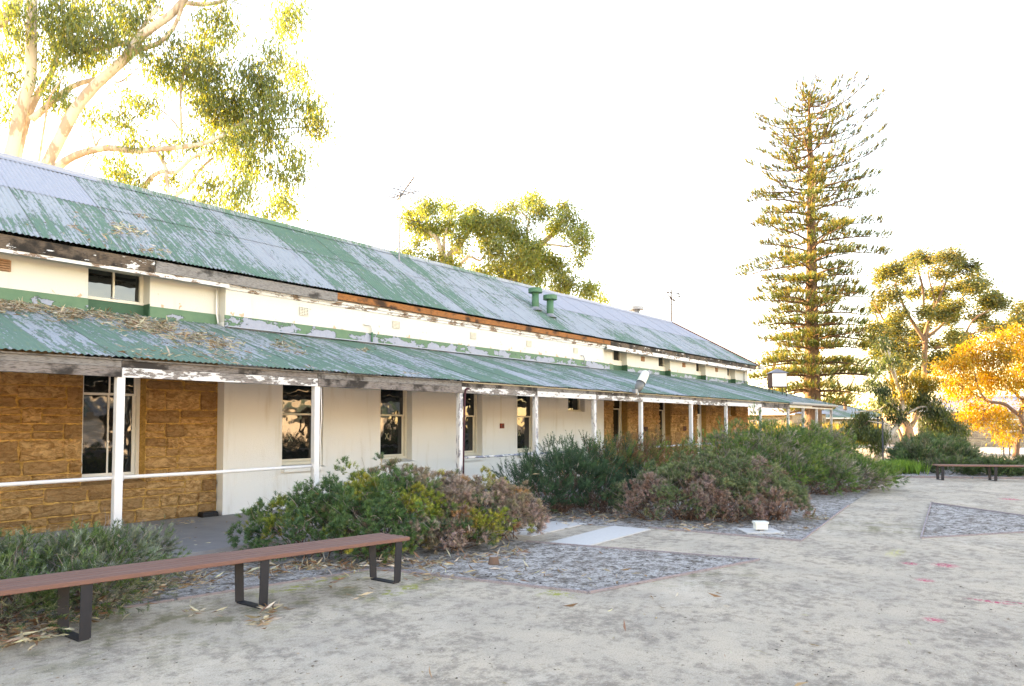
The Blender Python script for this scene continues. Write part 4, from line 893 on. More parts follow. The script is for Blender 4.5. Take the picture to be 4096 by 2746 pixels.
# ---- gum behind the middle of the roof
Z2 = (1450, 700, 2.1264)
px_tree('gum_tree', 'broad leafy gum tree behind the middle of the long roof', 44., [
    ([(900, 1700), (850, 1200), (760, 850), (690, 740), (640, 560), (560, 480)], .40, .10, 0), ([(850, 1200), (740, 720), (800, 640), (890, 500), (960, 400)], .3, .09, 0), ([(700, 740), (690, 560), (720, 450)], .14, .06, 0),
    ([(900, 1500), (1250, 950), (1400, 760), (1520, 600), (1640, 480), (1720, 380)], .35, .08, 1), ([(1400, 760), (1400, 500), (1410, 380), (1350, 320)], .12, .05, 1), ([(1560, 590), (1660, 600), (1760, 610), (1850, 560)], .08, .04, 1), ([(760, 850), (900, 700), (1000, 730), (1060, 640)], .12, .05, 0)],
    [(400, 320, 80, 50), (560, 280, 100, 90), (730, 280, 80, 80), (430, 420, 100, 70), (560, 450, 110, 90), (720, 420, 100, 90), (950, 290, 110, 70), (870, 400, 110, 80), (1000, 440, 140, 100), (1130, 390, 110, 90), (1230, 420, 120, 100), (1310, 530, 130, 100), (1190, 280, 70, 40), (1420, 220, 120, 70), (1500, 310, 90, 80), (1300, 280, 60, 60), (1690, 260, 90, 60), (1740, 340, 60, 60), (1650, 430, 100, 80), (1880, 430, 55, 60), (1860, 540, 70, 80), (1880, 640, 50, 70), (1850, 730, 35, 60), (1780, 480, 60, 60), (1450, 610, 120, 80), (1500, 720, 140, 110), (1330, 720, 140, 110), (1160, 640, 120, 90), (1050, 560, 110, 60), (830, 560, 90, 60), (600, 700, 120, 50), (730, 770, 110, 50), (430, 690, 80, 40), (480, 590, 50, 60), (1000, 800, 100, 50), (1170, 800, 120, 70), (1250, 870, 140, 80), (1450, 880, 140, 80), (1650, 790, 120, 100), (1740, 920, 110, 80), (1640, 980, 140, 60), (1950, 950, 60, 55), (2040, 1060, 65, 55), (1900, 1010, 100, 60), (820, 660, 80, 40), (340, 650, 25, 25)],
    (1850, 2000), 'gum_bark', [(.17, .23, .085), (.21, .25, .075), (.15, .205, .09), (.25, .255, .065)], leaf=(.25, .075), dens=1.1, droop=.8, spread=.7, sub_r=.50, thick=1.2, zoom=Z2, seed=2, twig=.012)
# ---- umbrella gum, right
Z3 = (3450, 950, 1.6285)
px_tree('gum_tree', 'tall umbrella-crowned gum tree beyond the golden tree', 58., [
    ([(395, 1400), (400, 1000), (410, 660), (430, 560), (490, 420), (560, 250)], .30, .06, 0), ([(410, 680), (330, 560), (260, 430), (210, 300)], .18, .07, 0), ([(400, 480), (390, 320), (360, 210), (350, 150)], .12, .05, 0), ([(410, 660), (500, 590), (590, 500), (640, 400)], .16, .05, 1), ([(470, 720), (560, 700), (660, 640), (720, 540), (830, 470)], .15, .05, -1), ([(660, 640), (740, 620), (850, 580)], .07, .04, -1), ([(430, 560), (470, 420), (430, 260), (440, 180)], .09, .04, 1), ([(640, 400), (720, 340), (760, 320)], .06, .03, 1), ([(560, 260), (640, 240), (700, 200)], .06, .03, 0), ([(300, 700), (180, 600), (70, 420)], .12, .05, 0)],
    [(370, 125, 90, 28), (310, 150, 50, 25), (450, 145, 60, 28), (570, 130, 90, 35), (620, 170, 50, 40), (700, 200, 50, 45), (740, 245, 28, 20), (230, 195, 75, 35), (150, 235, 65, 40), (110, 285, 40, 30), (270, 290, 50, 35), (335, 200, 25, 25), (500, 225, 50, 35), (590, 240, 40, 25), (630, 310, 60, 40), (740, 330, 75, 50), (800, 310, 20, 30), (860, 395, 85, 45), (830, 440, 65, 40), (915, 440, 40, 40), (350, 370, 70, 30), (490, 365, 75, 45), (500, 440, 55, 40), (610, 460, 75, 45), (490, 515, 55, 40), (570, 530, 70, 40), (400, 490, 50, 50), (170, 385, 85, 50), (250, 500, 50, 40), (200, 555, 60, 45), (750, 525, 60, 40), (850, 585, 85, 40), (930, 595, 60, 30), (590, 650, 70, 50), (680, 660, 65, 45), (100, 450, 45, 40), (80, 600, 55, 40), (60, 690, 60, 40), (330, 700, 70, 40), (230, 620, 65, 40), (620, 710, 50, 40), (1030, 510, 50, 60), (1050, 440, 30, 35), (1010, 570, 40, 40), (470, 690, 50, 30), (140, 640, 40, 30), (400, 600, 45, 35), (350, 650, 55, 35), (300, 780, 75, 45), (480, 800, 75, 45), (200, 720, 65, 45), (120, 760, 70, 45), (380, 860, 65, 45), (560, 780, 65, 45), (250, 860, 60, 40), (640, 760, 60, 40)],
    (3700, 1800), 'dark_bark', [(.14, .175, .095), (.13, .165, .10), (.20, .19, .06), (.26, .21, .05)], leaf=(.27, .10), dens=1.2, droop=.15, spread=1., sub_r=.50, thick=1.5, zoom=Z3, seed=3, twig=.016)
# ---- leaning pale gum with hanging leaves
Z4 = (3350, 1500, 1.792)
SHADE_DKG = [(.075, .115, .05), (.095, .135, .055), (.07, .10, .05)]; LIT_YLG = [(.26, .20, .02), (.20, .17, .03), (.30, .21, .02)]  # shaded green and, for upper clumps, sunlit yellow, painted as leaf colour
px_tree('leaning_gum', 'leaning pale-trunked young gum with hanging leaves by two pickets', 32.5, [
    ([(275, 620), (330, 510), (400, 400), (450, 330), (465, 220), (440, 100), (410, 0), (380, -120), (350, -250)], .15, .05, 0), ([(455, 290), (480, 120), (515, 0), (560, -60)], .08, .035, 0), ([(455, 310), (520, 270), (600, 230), (700, 240)], .07, .03, -.4), ([(440, 345), (390, 360), (330, 350), (220, 330)], .05, .02, -.3), ([(450, 270), (370, 200), (300, 250), (200, 260), (120, 270)], .05, .02, .2), ([(440, 100), (380, -40), (330, -200), (300, -260)], .05, .02, 0)],
    [(250, 430, 100, 70, -.3), (150, 370, 80, 60), (200, 300, 80, 40), (120, 440, 60, 50), (350, 220, 80, 60), (330, 110, 70, 50), (500, 120, 60, 50, 0, LIT_YLG), (430, 40, 70, 40, 0, LIT_YLG), (610, 150, 70, 60), (640, 60, 80, 50, 0, LIT_YLG), (560, 30, 60, 40, 0, LIT_YLG), (690, 240, 80, 60), (760, 310, 80, 70), (820, 380, 80, 55), (900, 390, 55, 35), (650, 350, 50, 60), (830, 455, 40, 40), (420, 290, 70, 50), (280, 500, 50, 40), (80, 380, 40, 40), (740, 400, 60, 50), (560, 210, 60, 50), (640, 430, 30, 40), (380, -100, 50, 40), (300, -60, 50, 40), (340, -220, 40, 50), (250, 60, 40, 40)],
    (3504, 1833), 'gum_bark', SHADE_DKG, leaf=(.21, .042), dens=.9, droop=1.2, spread=.5, sub_r=.28, thick=.5, zoom=Z4, seed=4, twig=.006)
# ---- golden tree
SUN_GOLD = [(.44, .27, .025), (.50, .34, .035), (.38, .20, .015), (.33, .26, .05)]  # low sun's golden glow painted into the leaf base colours
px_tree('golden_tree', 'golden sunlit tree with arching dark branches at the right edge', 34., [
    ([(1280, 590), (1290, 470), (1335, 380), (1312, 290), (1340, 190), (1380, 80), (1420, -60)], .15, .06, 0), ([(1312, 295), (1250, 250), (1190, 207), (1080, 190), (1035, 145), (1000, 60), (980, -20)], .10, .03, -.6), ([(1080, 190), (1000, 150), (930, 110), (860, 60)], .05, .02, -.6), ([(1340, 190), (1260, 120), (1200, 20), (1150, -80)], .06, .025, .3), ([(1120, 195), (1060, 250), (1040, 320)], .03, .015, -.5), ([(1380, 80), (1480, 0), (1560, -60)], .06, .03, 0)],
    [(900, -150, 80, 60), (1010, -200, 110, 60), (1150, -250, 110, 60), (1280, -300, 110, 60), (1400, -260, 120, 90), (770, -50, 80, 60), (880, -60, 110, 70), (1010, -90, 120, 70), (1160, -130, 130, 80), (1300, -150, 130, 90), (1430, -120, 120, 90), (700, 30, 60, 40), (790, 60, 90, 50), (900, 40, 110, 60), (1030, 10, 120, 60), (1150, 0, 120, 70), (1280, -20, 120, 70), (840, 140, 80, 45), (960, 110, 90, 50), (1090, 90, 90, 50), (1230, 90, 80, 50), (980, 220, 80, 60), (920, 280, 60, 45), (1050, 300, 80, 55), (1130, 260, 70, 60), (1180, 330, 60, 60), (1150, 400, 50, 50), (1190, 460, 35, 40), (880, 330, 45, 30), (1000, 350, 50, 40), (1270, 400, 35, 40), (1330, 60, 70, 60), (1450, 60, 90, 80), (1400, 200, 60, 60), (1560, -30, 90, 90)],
    (4060, 1830), 'twig_bark', SUN_GOLD, leaf=(.17, .055), dens=.8, droop=.9, spread=.7, sub_r=.33, thick=.7, zoom=Z4, seed=5, twig=.007)
# ---- thin trees between
px_tree('slender_gum', 'slender sunlit gum between the pine and the leaning gum', 62., [([(3590, 1760), (3585, 1640), (3560, 1480), (3530, 1350), (3500, 1250)], .22, .06, 0), ([(3575, 1560), (3530, 1500), (3490, 1470)], .08, .03, 0), ([(3560, 1480), (3610, 1400), (3640, 1330)], .07, .03, 0)],
    [(3500, 1240, 35, 30), (3540, 1310, 40, 35), (3480, 1360, 45, 35), (3600, 1360, 45, 35), (3640, 1300, 40, 35), (3530, 1440, 40, 35), (3460, 1450, 40, 35), (3620, 1450, 45, 35), (3490, 1520, 40, 30), (3570, 1560, 40, 35), (3520, 1600, 50, 30)], (3590, 1790), 'dark_bark', [(.20, .17, .04), (.16, .15, .05), (.26, .20, .03)], leaf=(.26, .06), dens=.55, droop=.7, spread=.7, sub_r=.6, thick=1., seed=6)
px_tree('slender_gum', 'small sunlit gum seen just right of the pine trunk', 70., [([(3385, 1760), (3380, 1620), (3360, 1560), (3350, 1520)], .2, .07, 0), ([(3380, 1620), (3400, 1550), (3420, 1510)], .1, .05, 0)],
    [(3350, 1500, 40, 30), (3410, 1500, 40, 35), (3380, 1450, 40, 35), (3430, 1570, 30, 30), (3340, 1570, 30, 25), (3400, 1430, 30, 30), (3320, 1440, 40, 30)], (3385, 1780), 'dark_bark', [(.24, .19, .04), (.18, .16, .05)], leaf=(.28, .07), dens=.5, droop=.6, spread=.8, sub_r=.6, thick=1., seed=7)
px_tree('slender_gum', 'pale sunlit gum half hidden left of the pine above the eave corner', 72., [([(3060, 1760), (3080, 1560), (3100, 1450), (3120, 1380)], .25, .07, 0)],
    [(3050, 1420, 45, 30), (3110, 1370, 50, 35), (3150, 1440, 50, 35), (3090, 1490, 50, 35), (3030, 1460, 35, 25), (3180, 1380, 40, 30), (3160, 1520, 50, 35), (3060, 1540, 40, 30)], (3060, 1780), 'dark_bark', [(.26, .23, .06), (.20, .18, .05)], leaf=(.28, .07), dens=.6, droop=.6, spread=.8, sub_r=.7, thick=1., seed=8)
px_tree('burl_tree', 'old gum with swollen grey burl trunk behind the leaning gum', 46., [([(3636, 1770), (3636, 1745), (3632, 1720), (3620, 1690), (3590, 1660), (3570, 1600)], .42, .12, 0), ([(3632, 1715), (3655, 1690), (3670, 1640), (3690, 1580)], .2, .08, 0), ([(3610, 1765), (3595, 1720), (3570, 1680)], .12, .06, 0)],
    [(3560, 1580, 50, 35), (3620, 1560, 50, 35), (3690, 1560, 50, 35), (3660, 1610, 45, 30), (3560, 1640, 45, 30), (3720, 1620, 40, 30)], (3636, 1793), 'dark_bark', [(.24, .18, .03), (.16, .15, .04)], leaf=(.22, .05), dens=.5, droop=.8, sub_r=.45, thick=.6, seed=9)

# ---- Norfolk pine
def pine():
    global rng; rng = np.random.default_rng(55)
    dpt = 43.; base = DP(3255, 1690, dpt); base[2] = 0; t = empty('norfolk_pine', base, 'very tall tiered pine tree beyond the end of the building', 'tree')
    zt = lambda y: DP(3255, y, dpt)[2]; ztop = zt(362)
    m = MB(); pts = []; rs = []
    for k in range(16):
        f = k / 15; pts.append((.10 * math.sin(f * 9) * f, .05 * math.sin(f * 7), ztop * f)); rs.append(.50 * (1 - f) ** .8 + .05)
    m.tube(pts, rs, 14)
    env = [(380, 70, 90), (420, 150, 210), (470, 200, 265), (540, 230, 285), (620, 265, 285), (700, 255, 255), (760, 285, 250), (840, 295, 255), (920, 270, 250), (1000, 310, 300), (1060, 300, 215), (1150, 240, 200), (1230, 240, 225), (1300, 200, 215), (1370, 215, 230), (1440, 230, 230), (1510, 230, 240), (1580, 170, 200), (1640, 120, 140)]
    ey = [e[0] for e in env]; el = [e[1] for e in env]; er = [e[2] for e in env]
    TP, TD, TL, TC = [], [], [], []; y = 372
    rxy = np.array([CR[0], CR[1]]); fxy = np.array([CF[0], CF[1]]) / np.linalg.norm(CF[:2])
    while y < 1640:
        z0 = zt(y); nb = int(rng.integers(5, 8)); a0 = rng.uniform(0, 6.28); f = (y - 372) / (1640 - 372)
        for k in range(nb):
            a = a0 + 2 * math.pi * k / nb + rng.normal() * .18; ca, sa = math.cos(a), math.sin(a)
            Lp = np.interp(y, ey, er if ca > 0 else el) * rng.uniform(.55 + .25 * f, 1.10); L = Lp * dpt / FP * (1.0 if abs(ca) > .5 else .9)
            d2 = rxy * ca + fxy * sa; zb = z0 + rng.uniform(-.25, .25)
            up = (.34 - .9 * f + rng.normal() * .06) * L; 
            if f > .3: up = (.06 - .16 * (f - .3) / .7 + rng.normal() * .05) * L 
            P = []; n = 7
            for i in range(n):
                s = i / (n - 1); cz = zb + (up * s ** 1.6 if f < .3 else up * s + .05 * L * math.sin(s * 3.1)) - (.09 * L * math.sin(s * math.pi) if f < .3 else 0)
                lat = rng.normal() * .03 * L * s; P.append((d2[0] * L * s - d2[1] * lat, d2[1] * L * s + d2[0] * lat, cz))
            r0 = .05 + .05 * f; m.tube(P, [r0 * (1 - .75 * i / (n - 1)) for i in range(n)], 5, cap=False)
            P = np.array(P); nt = int(L * (7 + 26 * f)) + 4; s = np.sort(rng.uniform(.10, 1.0, nt) ** .8)
            for q in s:
                i = min(int(q * (n - 1)), n - 2); fr = q * (n - 1) - i; c = P[i] * (1 - fr) + P[i + 1] * fr; side = rng.choice((-1, 1)) * rng.uniform(.0, .34 + .8 * f) * (1.15 - .5 * q)
                c = c + np.array([-d2[1] * side, d2[0] * side, rng.uniform(.0, .14)])
                TP.append(c); TD.append((d2[0] * .55 + rng.normal() * .25 - d2[1] * side, d2[1] * .55 + rng.normal() * .25 + d2[0] * side, .9 + .2 * rng.normal())); TL.append((.22 + .28 * rng.random()) * (1 + .9 * f)); TC.append((.11, .155, .045) if rng.random() < .5 else ((.24, .21, .04) if rng.random() < .7 else (.12, .08, .04)))
        y += 40 + 12 * f + rng.uniform(-9, 9)
    for k in range(40): TP.append((rng.normal() * .15, rng.normal() * .15, ztop - rng.uniform(-.25, .8))); TD.append((rng.normal() * .6, rng.normal() * .6, 1)); TL.append(.4); TC.append((.07, .10, .03))
    m.obj('trunk', 'pine_bark', t, True)
    TP, TD, TL, TC = map(np.array, (TP, TD, TL, TC)); V, F, T = needles(TP, TD, 20, TL * .6, .17, .032, .55, TC, .35); cr = npmesh('crown', V, F, 'needle', t, T); cr['kind'] = 'stuff'
pine()

# ---- shrubs
CAUGHT = []; NC_ = {'rounded_shrub': 90, 'bottlebrush_shrub': 110, 'pinkish_shrub': 40, 'teatree_shrub': 25, 'low_shrub': 25}
def shrub(name, label, lobes, n, kind, cols, weights=None, stems=160, seed=0, dead=0, colfn=None, group=None):
    global rng; rng = np.random.default_rng(300 + seed); lobes = np.array(lobes, float); base = np.array([lobes[:, 0].mean(), lobes[:, 1].mean(), 0])
    lobes[:, 3] -= {'tuft': .11, 'shoot': .2, 'fine': .15, 'far': 0}[kind] * np.minimum(1, lobes[:, 3]); lobes[:, 2] -= {'tuft': .05, 'shoot': .08, 'fine': .1, 'far': 0}[kind]
    t = empty(name, base, label, 'shrub', group); A = lobes[:, 2] * (lobes[:, 3] + lobes[:, 2]); k = rng.choice(len(lobes), n, p=A / A.sum()); Lb = lobes[k]
    PUFF = {'tuft': (9, .075), 'shoot': (4, .06), 'fine': (9, .13), 'far': (8, .2)}[kind]
    nc = n // PUFF[0]; k = np.repeat(rng.choice(len(lobes), nc, p=A / A.sum()), PUFF[0]); n = len(k); Lb = lobes[k]; ci = np.repeat(np.arange(nc), PUFF[0])
    d = unit(rng.normal(size=(nc, 3))); d[:, 2] = np.abs(d[:, 2]) * 1.0 - .12 * rng.random(nc); d = np.repeat(unit(d), PUFF[0], 0)
    lump = 1 + .16 * np.sin(d[:, 0] * 7 + k * 1.7) * np.sin(d[:, 1] * 6 + k) + np.repeat(.07 * rng.normal(size=nc), PUFF[0])
    rr = np.repeat(1 - .42 * rng.random(nc) ** 2.2, PUFF[0]) * lump
    P = np.stack([Lb[:, 0] + d[:, 0] * Lb[:, 2] * rr, Lb[:, 1] + d[:, 1] * Lb[:, 2] * rr, np.maximum(.03, Lb[:, 3] * .28 + d[:, 2] * Lb[:, 3] * .72 * rr)], 1)
    pd = unit(rng.normal(size=(n, 3)) + d * .9); P = P + pd * PUFF[1] * rng.uniform(.5, 1.1, (n, 1)); P[:, 2] = np.maximum(P[:, 2], .03)
    # drop buried sprigs
    keep = np.ones(n, bool)
    for j, l in enumerate(lobes):
        e = ((P[:, 0] - l[0]) / l[2]) ** 2 + ((P[:, 1] - l[1]) / l[2]) ** 2 + ((P[:, 2] - l[3] * .28) / (l[3] * .72)) ** 2
        keep &= ~((k != j) & (e < .38))
    P, d, k, pd, ci = P[keep], d[keep], k[keep], pd[keep], ci[keep]; n = len(P)
    ax = (d * np.array([1, 1, .8]) + np.array([0, 0, .55]) + rng.normal(size=(n, 3)) * .3) if kind in ('shoot', 'far') else (pd + d * .4 + np.array([0, 0, .25]))
    C_ = pal(cols, n, .22, weights) if colfn is None else colfn(P, n)
    _, first = np.unique(ci, return_index=True); lut = np.zeros(nc, int); lut[ci[first]] = first; C_ = .72 * C_[lut[ci]] * rng.uniform(.85, 1.15, nc)[ci][:, None] + .28 * C_
    parts = []
    if kind == 'tuft': parts.append(needles(P, ax, 34, .06, .046, .0062, .95, C_))
    elif kind == 'shoot': parts.append(needles(P, ax, 46, np.full(n, .20) * rng.uniform(.6, 1.3, n), .034, .0075, .95, C_))
    elif kind == 'fine': parts.append(needles(P, ax, 24, np.full(n, .13) * rng.uniform(.6, 1.4, n), .055, .0085, .7, C_))
    elif kind == 'far': parts.append(needles(P, ax, 16, np.full(n, .28), .13, .022, .6, C_))
    CAUGHT.append((P + d * .06)[rng.choice(n, NC_.get(name, 4))])
    V, F, T = merge(*parts); fo = npmesh('foliage', V - base, F, 'needle', t, T); fo['kind'] = 'stuff'
    j = rng.choice(n, min(stems, n), replace=False); l = lobes[k[j]]; root = np.stack([l[:, 0] + rng.normal(size=len(j)) * l[:, 2] * .18, l[:, 1] + rng.normal(size=len(j)) * l[:, 2] * .18, np.zeros(len(j))], 1)
    V, F = twigs(root - base, P[j] - base, .011, .003, .10, 5); s = npmesh('stems', V, F, 'twig_bark', t); s['kind'] = 'stuff'
    if dead:
        j = rng.choice(n, dead); q = P[j]; e = q + unit(d[j] + rng.normal(size=(dead, 3)) * .5) * rng.uniform(.08, .28, (dead, 1)); V, F = twigs(q - d[j] * .15 - base, e - base, .0045, .0015, .14, 4); s = npmesh('dead_twigs', V, F, 'grey_twig', t); s['kind'] = 'stuff'
    return t
from_noise = lambda P, s, o=0: np.sin(P[:, 0] * s + o) * np.sin(P[:, 1] * s * 1.3 + o * 2) + .6 * np.sin(P[:, 2] * s * 1.7 + P[:, 0] * s * .7 + o)
def col1(P, n):
    gr = pal([(.075, .155, .06), (.10, .19, .06), (.06, .13, .065)], n); ye = pal([(.22, .28, .05), (.32, .30, .06)], n); pk = pal([(.34, .25, .24), (.26, .19, .16), (.38, .29, .28), (.24, .21, .14)], n); orr = pal([(.40, .22, .09), (.34, .16, .12)], n)
    f = (P[:, 0] - 6.9) * .75 + from_noise(P, 3.1) * .45 + rng.normal(size=n) * .35
    m = f > 0; y = (from_noise(P, 4.3, 1.7) + rng.normal(size=n) * .3) > .75; o = (from_noise(P, 5.1, 4.) + rng.normal(size=n) * .25 > 1.3) & (P[:, 0] > 6.4)
    c = np.where(m[:, None], pk, gr); c = np.where(y[:, None], ye, c); return np.where(o[:, None], orr, c)
shrub('rounded_shrub', 'wide rounded shrub, green at left and pinkish brown at right, behind the near bench', [(5.45, 8.15, .85, .85), (5.95, 7.75, .9, 1.12), (6.55, 7.6, .95, 1.22), (7.15, 7.5, .95, 1.15), (7.7, 7.15, .9, 1.05), (8.05, 6.95, .75, .92), (6.0, 7.3, .7, .7), (7.0, 6.9, .6, .6)], 14000, 'tuft', None, stems=260, seed=1, dead=420, colfn=col1)
def col2(P, n):
    gr = pal([(.035, .085, .045), (.045, .105, .05), (.03, .07, .045)], n); br = pal([(.22, .11, .065), (.17, .085, .05), (.12, .14, .04), (.085, .18, .04)], n)
    f = (P[:, 0] - 13.) * .8 + from_noise(P, 3.) * .4 + rng.normal(size=n) * .4; return np.where((f > 0)[:, None], br, gr)
shrub('bottlebrush_shrub', 'tall dark green shrub with upright shoots and reddish right half by the verandah', [(10.4, 8.1, .8, 1.2), (11.2, 8.0, .9, 1.42), (12.1, 8.0, .9, 1.5), (13.0, 7.9, .95, 1.55), (14.0, 7.8, .95, 1.55), (14.9, 7.6, .9, 1.45), (11.6, 7.3, .7, .95), (12.7, 7.0, .7, 1.0)], 8200, 'shoot', None, stems=420, seed=2, dead=260, colfn=col2)
def col3(P, n):
    gr = pal([(.13, .18, .09), (.16, .21, .11), (.09, .14, .075)], n); pk = pal([(.28, .18, .16), (.34, .25, .25), (.22, .13, .105), (.30, .23, .23)], n)
    f = from_noise(P, 3.2, .6) * .6 + (P[:, 2] - .75) * 1.1 + rng.normal(size=n) * .3; return np.where((f > -.22)[:, None], gr, pk)
shrub('pinkish_shrub', 'low mounded grey-green and pinkish shrub behind the white utility box', [(11.5, 6.1, .75, .85), (11.9, 5.6, .85, 1.15), (12.5, 5.3, .9, 1.3), (13.0, 5.0, .9, 1.2), (13.4, 4.6, .75, .95), (12.2, 4.9, .7, .8), (12.9, 4.3, .6, .65)], 9500, 'tuft', None, stems=260, seed=3, dead=420, colfn=col3)
def col4(P, n):
    gr = pal([(.08, .16, .045), (.105, .20, .05), (.06, .125, .055), (.15, .23, .055)], n); gy = pal([(.27, .24, .23), (.21, .18, .16), (.33, .30, .30)], n)
    f = from_noise(P, 1.9, .3) + .5 * from_noise(P, 4.4, 2.) + rng.normal(size=n) * .45; return np.where((f > .95)[:, None], gy, gr)
FINE = [(.05, .105, .025), (.065, .13, .03), (.035, .075, .03), (.09, .15, .03), (.14, .135, .115)]
shrub('teatree_shrub', 'big spreading fine-leaved green shrub with grey dead twigs before the verandah end', [(16.6, 6.7, 1.3, 1.65), (17.8, 6.3, 1.4, 1.85), (19.2, 6.2, 1.4, 1.85), (20.6, 5.9, 1.4, 1.75), (17.2, 5.5, 1.0, 1.1), (18.2, 5.0, 1.0, 1.1), (19.3, 4.7, 1.0, .95), (20.3, 4.5, .95, .8), (22.0, 6.2, 1.3, 1.6), (23.2, 6.4, 1.2, 1.5), (24.5, 7.0, 1.2, 1.45)], 19000, 'fine', None, stems=420, seed=4, dead=2200, colfn=col4)
shrub('low_shrub', 'low grey-green feathery shrub behind the bench at the left edge', [(1.55, 8.1, .8, .75), (2.1, 7.8, .7, .66), (2.75, 7.9, .7, .6), (3.2, 8.35, .6, .55), (1.7, 7.3, .65, .5), (2.5, 7.4, .6, .45), (1.1, 7.5, .7, .6), (.6, 8.2, .8, .75), (1.3, 8.6, .6, .95), (1.75, 8.7, .5, .8)], 5200, 'fine', [(.075, .135, .05), (.11, .18, .06), (.21, .23, .20), (.17, .20, .16)], [.3, .25, .2, .25], stems=200, seed=5, dead=500)
FARG = [(.055, .11, .045), (.075, .13, .045), (.065, .095, .05), (.14, .145, .10)]
shrub('clipped_shrub', 'dark green spreading shrub at the foot of the leaning gum', [(29.5, 4.5, .7, .6), (31., 4.6, .9, .9), (33., 4.8, 1.0, .95), (35., 4.6, 1.0, .95), (31.5, 3.9, .8, .7), (33.5, 3.9, .8, .75)], 3800, 'far', FARG, stems=80, seed=6, dead=200)
shrub('clipped_shrub', 'low green shrub row directly behind the far bench', [(28.4, 2.2, .6, .22), (29.2, 1.6, .6, .25), (30.0, .9, .6, .26), (30.9, .1, .6, .28), (31.8, -.7, .6, .28), (28.0, 3.3, .5, .25), (32.6, -1.5, .6, .28)], 2600, 'far', FARG, stems=60, seed=7, dead=260)
rng = np.random.default_rng(900)
gp = G(3595, 1893); n = 260; P_ = np.stack([gp[0] + rng.normal(size=n) * .45, gp[1] + rng.normal(size=n) * .35, np.zeros(n)], 1)
V, F, T = needles(P_, np.tile([0, 0, 1.], (n, 1)) + rng.normal(size=(n, 3)) * .1, 8, .05, .42, .02, .25, pal([(.10, .22, .03), (.14, .26, .04)], n)); gt = npmesh('grass_tuft', V, F, 'needle', None, T); tag(gt, 'bright green long grass tuft below the leaning gum', 'grass', kind='stuff')
# tall yellow grass far behind
n = 5000; P_ = np.stack([rng.uniform(52, 75, n), rng.uniform(13, 24, n), np.zeros(n)], 1); V, F, T = needles(P_, np.tile([0, 0, 1.], (n, 1)), 4, .1, 1.5, .06, .2, pal([(.34, .26, .04), (.40, .30, .05)], n)); gt = npmesh('far_grass', V, F, 'needle', None, T); tag(gt, 'tall yellow sunlit grass behind the leaning gum', 'grass', kind='stuff')

# ================================================================== LITTER
def litter(name, label, P, nrm, size, cols, flat=.25, parent=None):
    n = len(P); D_ = rng.normal(size=(n, 3)); D_ -= (D_ @ nrm)[:, None] * nrm * (1 - flat); L = size * rng.uniform(.5, 1.3, n)
    V, F, T = leaves(P, D_, L, L * rng.uniform(.11, .18, n), pal(cols, n, .25), curl=.22); o = npmesh(name, V, F, 'dry_leaf', parent, T); return tag(o, label, 'leaf litter', kind='stuff')
DRY = [(.42, .36, .27), (.48, .41, .30), (.33, .25, .16), (.25, .15, .085), (.50, .46, .38)]
vn = np.array([0, -(VW[1] - VE[1]), VW[0] - VE[0]]); vn /= np.linalg.norm(vn)
Ps = []
for (x, y, sx, sy, n) in ((0, 1230, 110, 26, 700), (130, 1230, 110, 22, 600), (280, 1265, 90, 22, 450), (430, 1265, 70, 22, 360), (540, 1300, 80, 30, 520), (640, 1320, 70, 22, 420), (760, 1360, 80, 20, 360), (880, 1385, 70, 16, 260), (1130, 1388, 55, 18, 190), (1180, 1415, 40, 9, 60), (1460, 1405, 30, 7, 40), (880, 1430, 160, 26, 110), (600, 1420, 150, 30, 90), (1640, 1500, 40, 6, 20), (2180, 1482, 20, 4, 16), (2350, 1440, 60, 10, 14), (1250, 1475, 15, 10, 10)):
    for _ in range(n):
        p = onroof(x + rng.normal() * sx * .55, y + rng.normal() * sy * .6, VE, VW)
        if 9.3 < p[1] < 12.4 and p[0] > .2: Ps.append(p + vn * (.022 + .05 * rng.random() * (n > 200)))
litter('leaf_litter', 'heap of dry pale gum leaves lying on the verandah roof', np.array(Ps), vn, .13, [tuple(k * .82 for k in q) for q in DRY], .22)
un = np.array([0, -(UR[1] - UE[1]), UR[0] - UE[0]]); un /= np.linalg.norm(un); Ps = []
for (x, y, sx, sy, n) in ((470, 915, 40, 18, 45), (545, 935, 40, 16, 60), (560, 870, 20, 12, 20), (610, 1010, 70, 14, 40), (400, 980, 120, 40, 25), (250, 900, 150, 40, 16)):
    for _ in range(n):
        p = onroof(x + rng.normal() * sx * .6, y + rng.normal() * sy * .6, UE, UR)
        if 12.3 < p[1] < 15.2: Ps.append(p + un * (.025 + .02 * rng.random()))
litter('leaf_litter', 'few dry gum leaves caught on the upper roof at the left', np.array(Ps), un, .14, DRY, .3)
Z_ = np.array([0, 0, 1.]); Ps = []
def scat(px, py, sx, sy, n, h=.02):
    for _ in range(n):
        p = G(px + rng.normal() * sx * .55, py + rng.normal() * sy * .55); Ps.append(p + Z_ * (.008 + h * rng.random()))
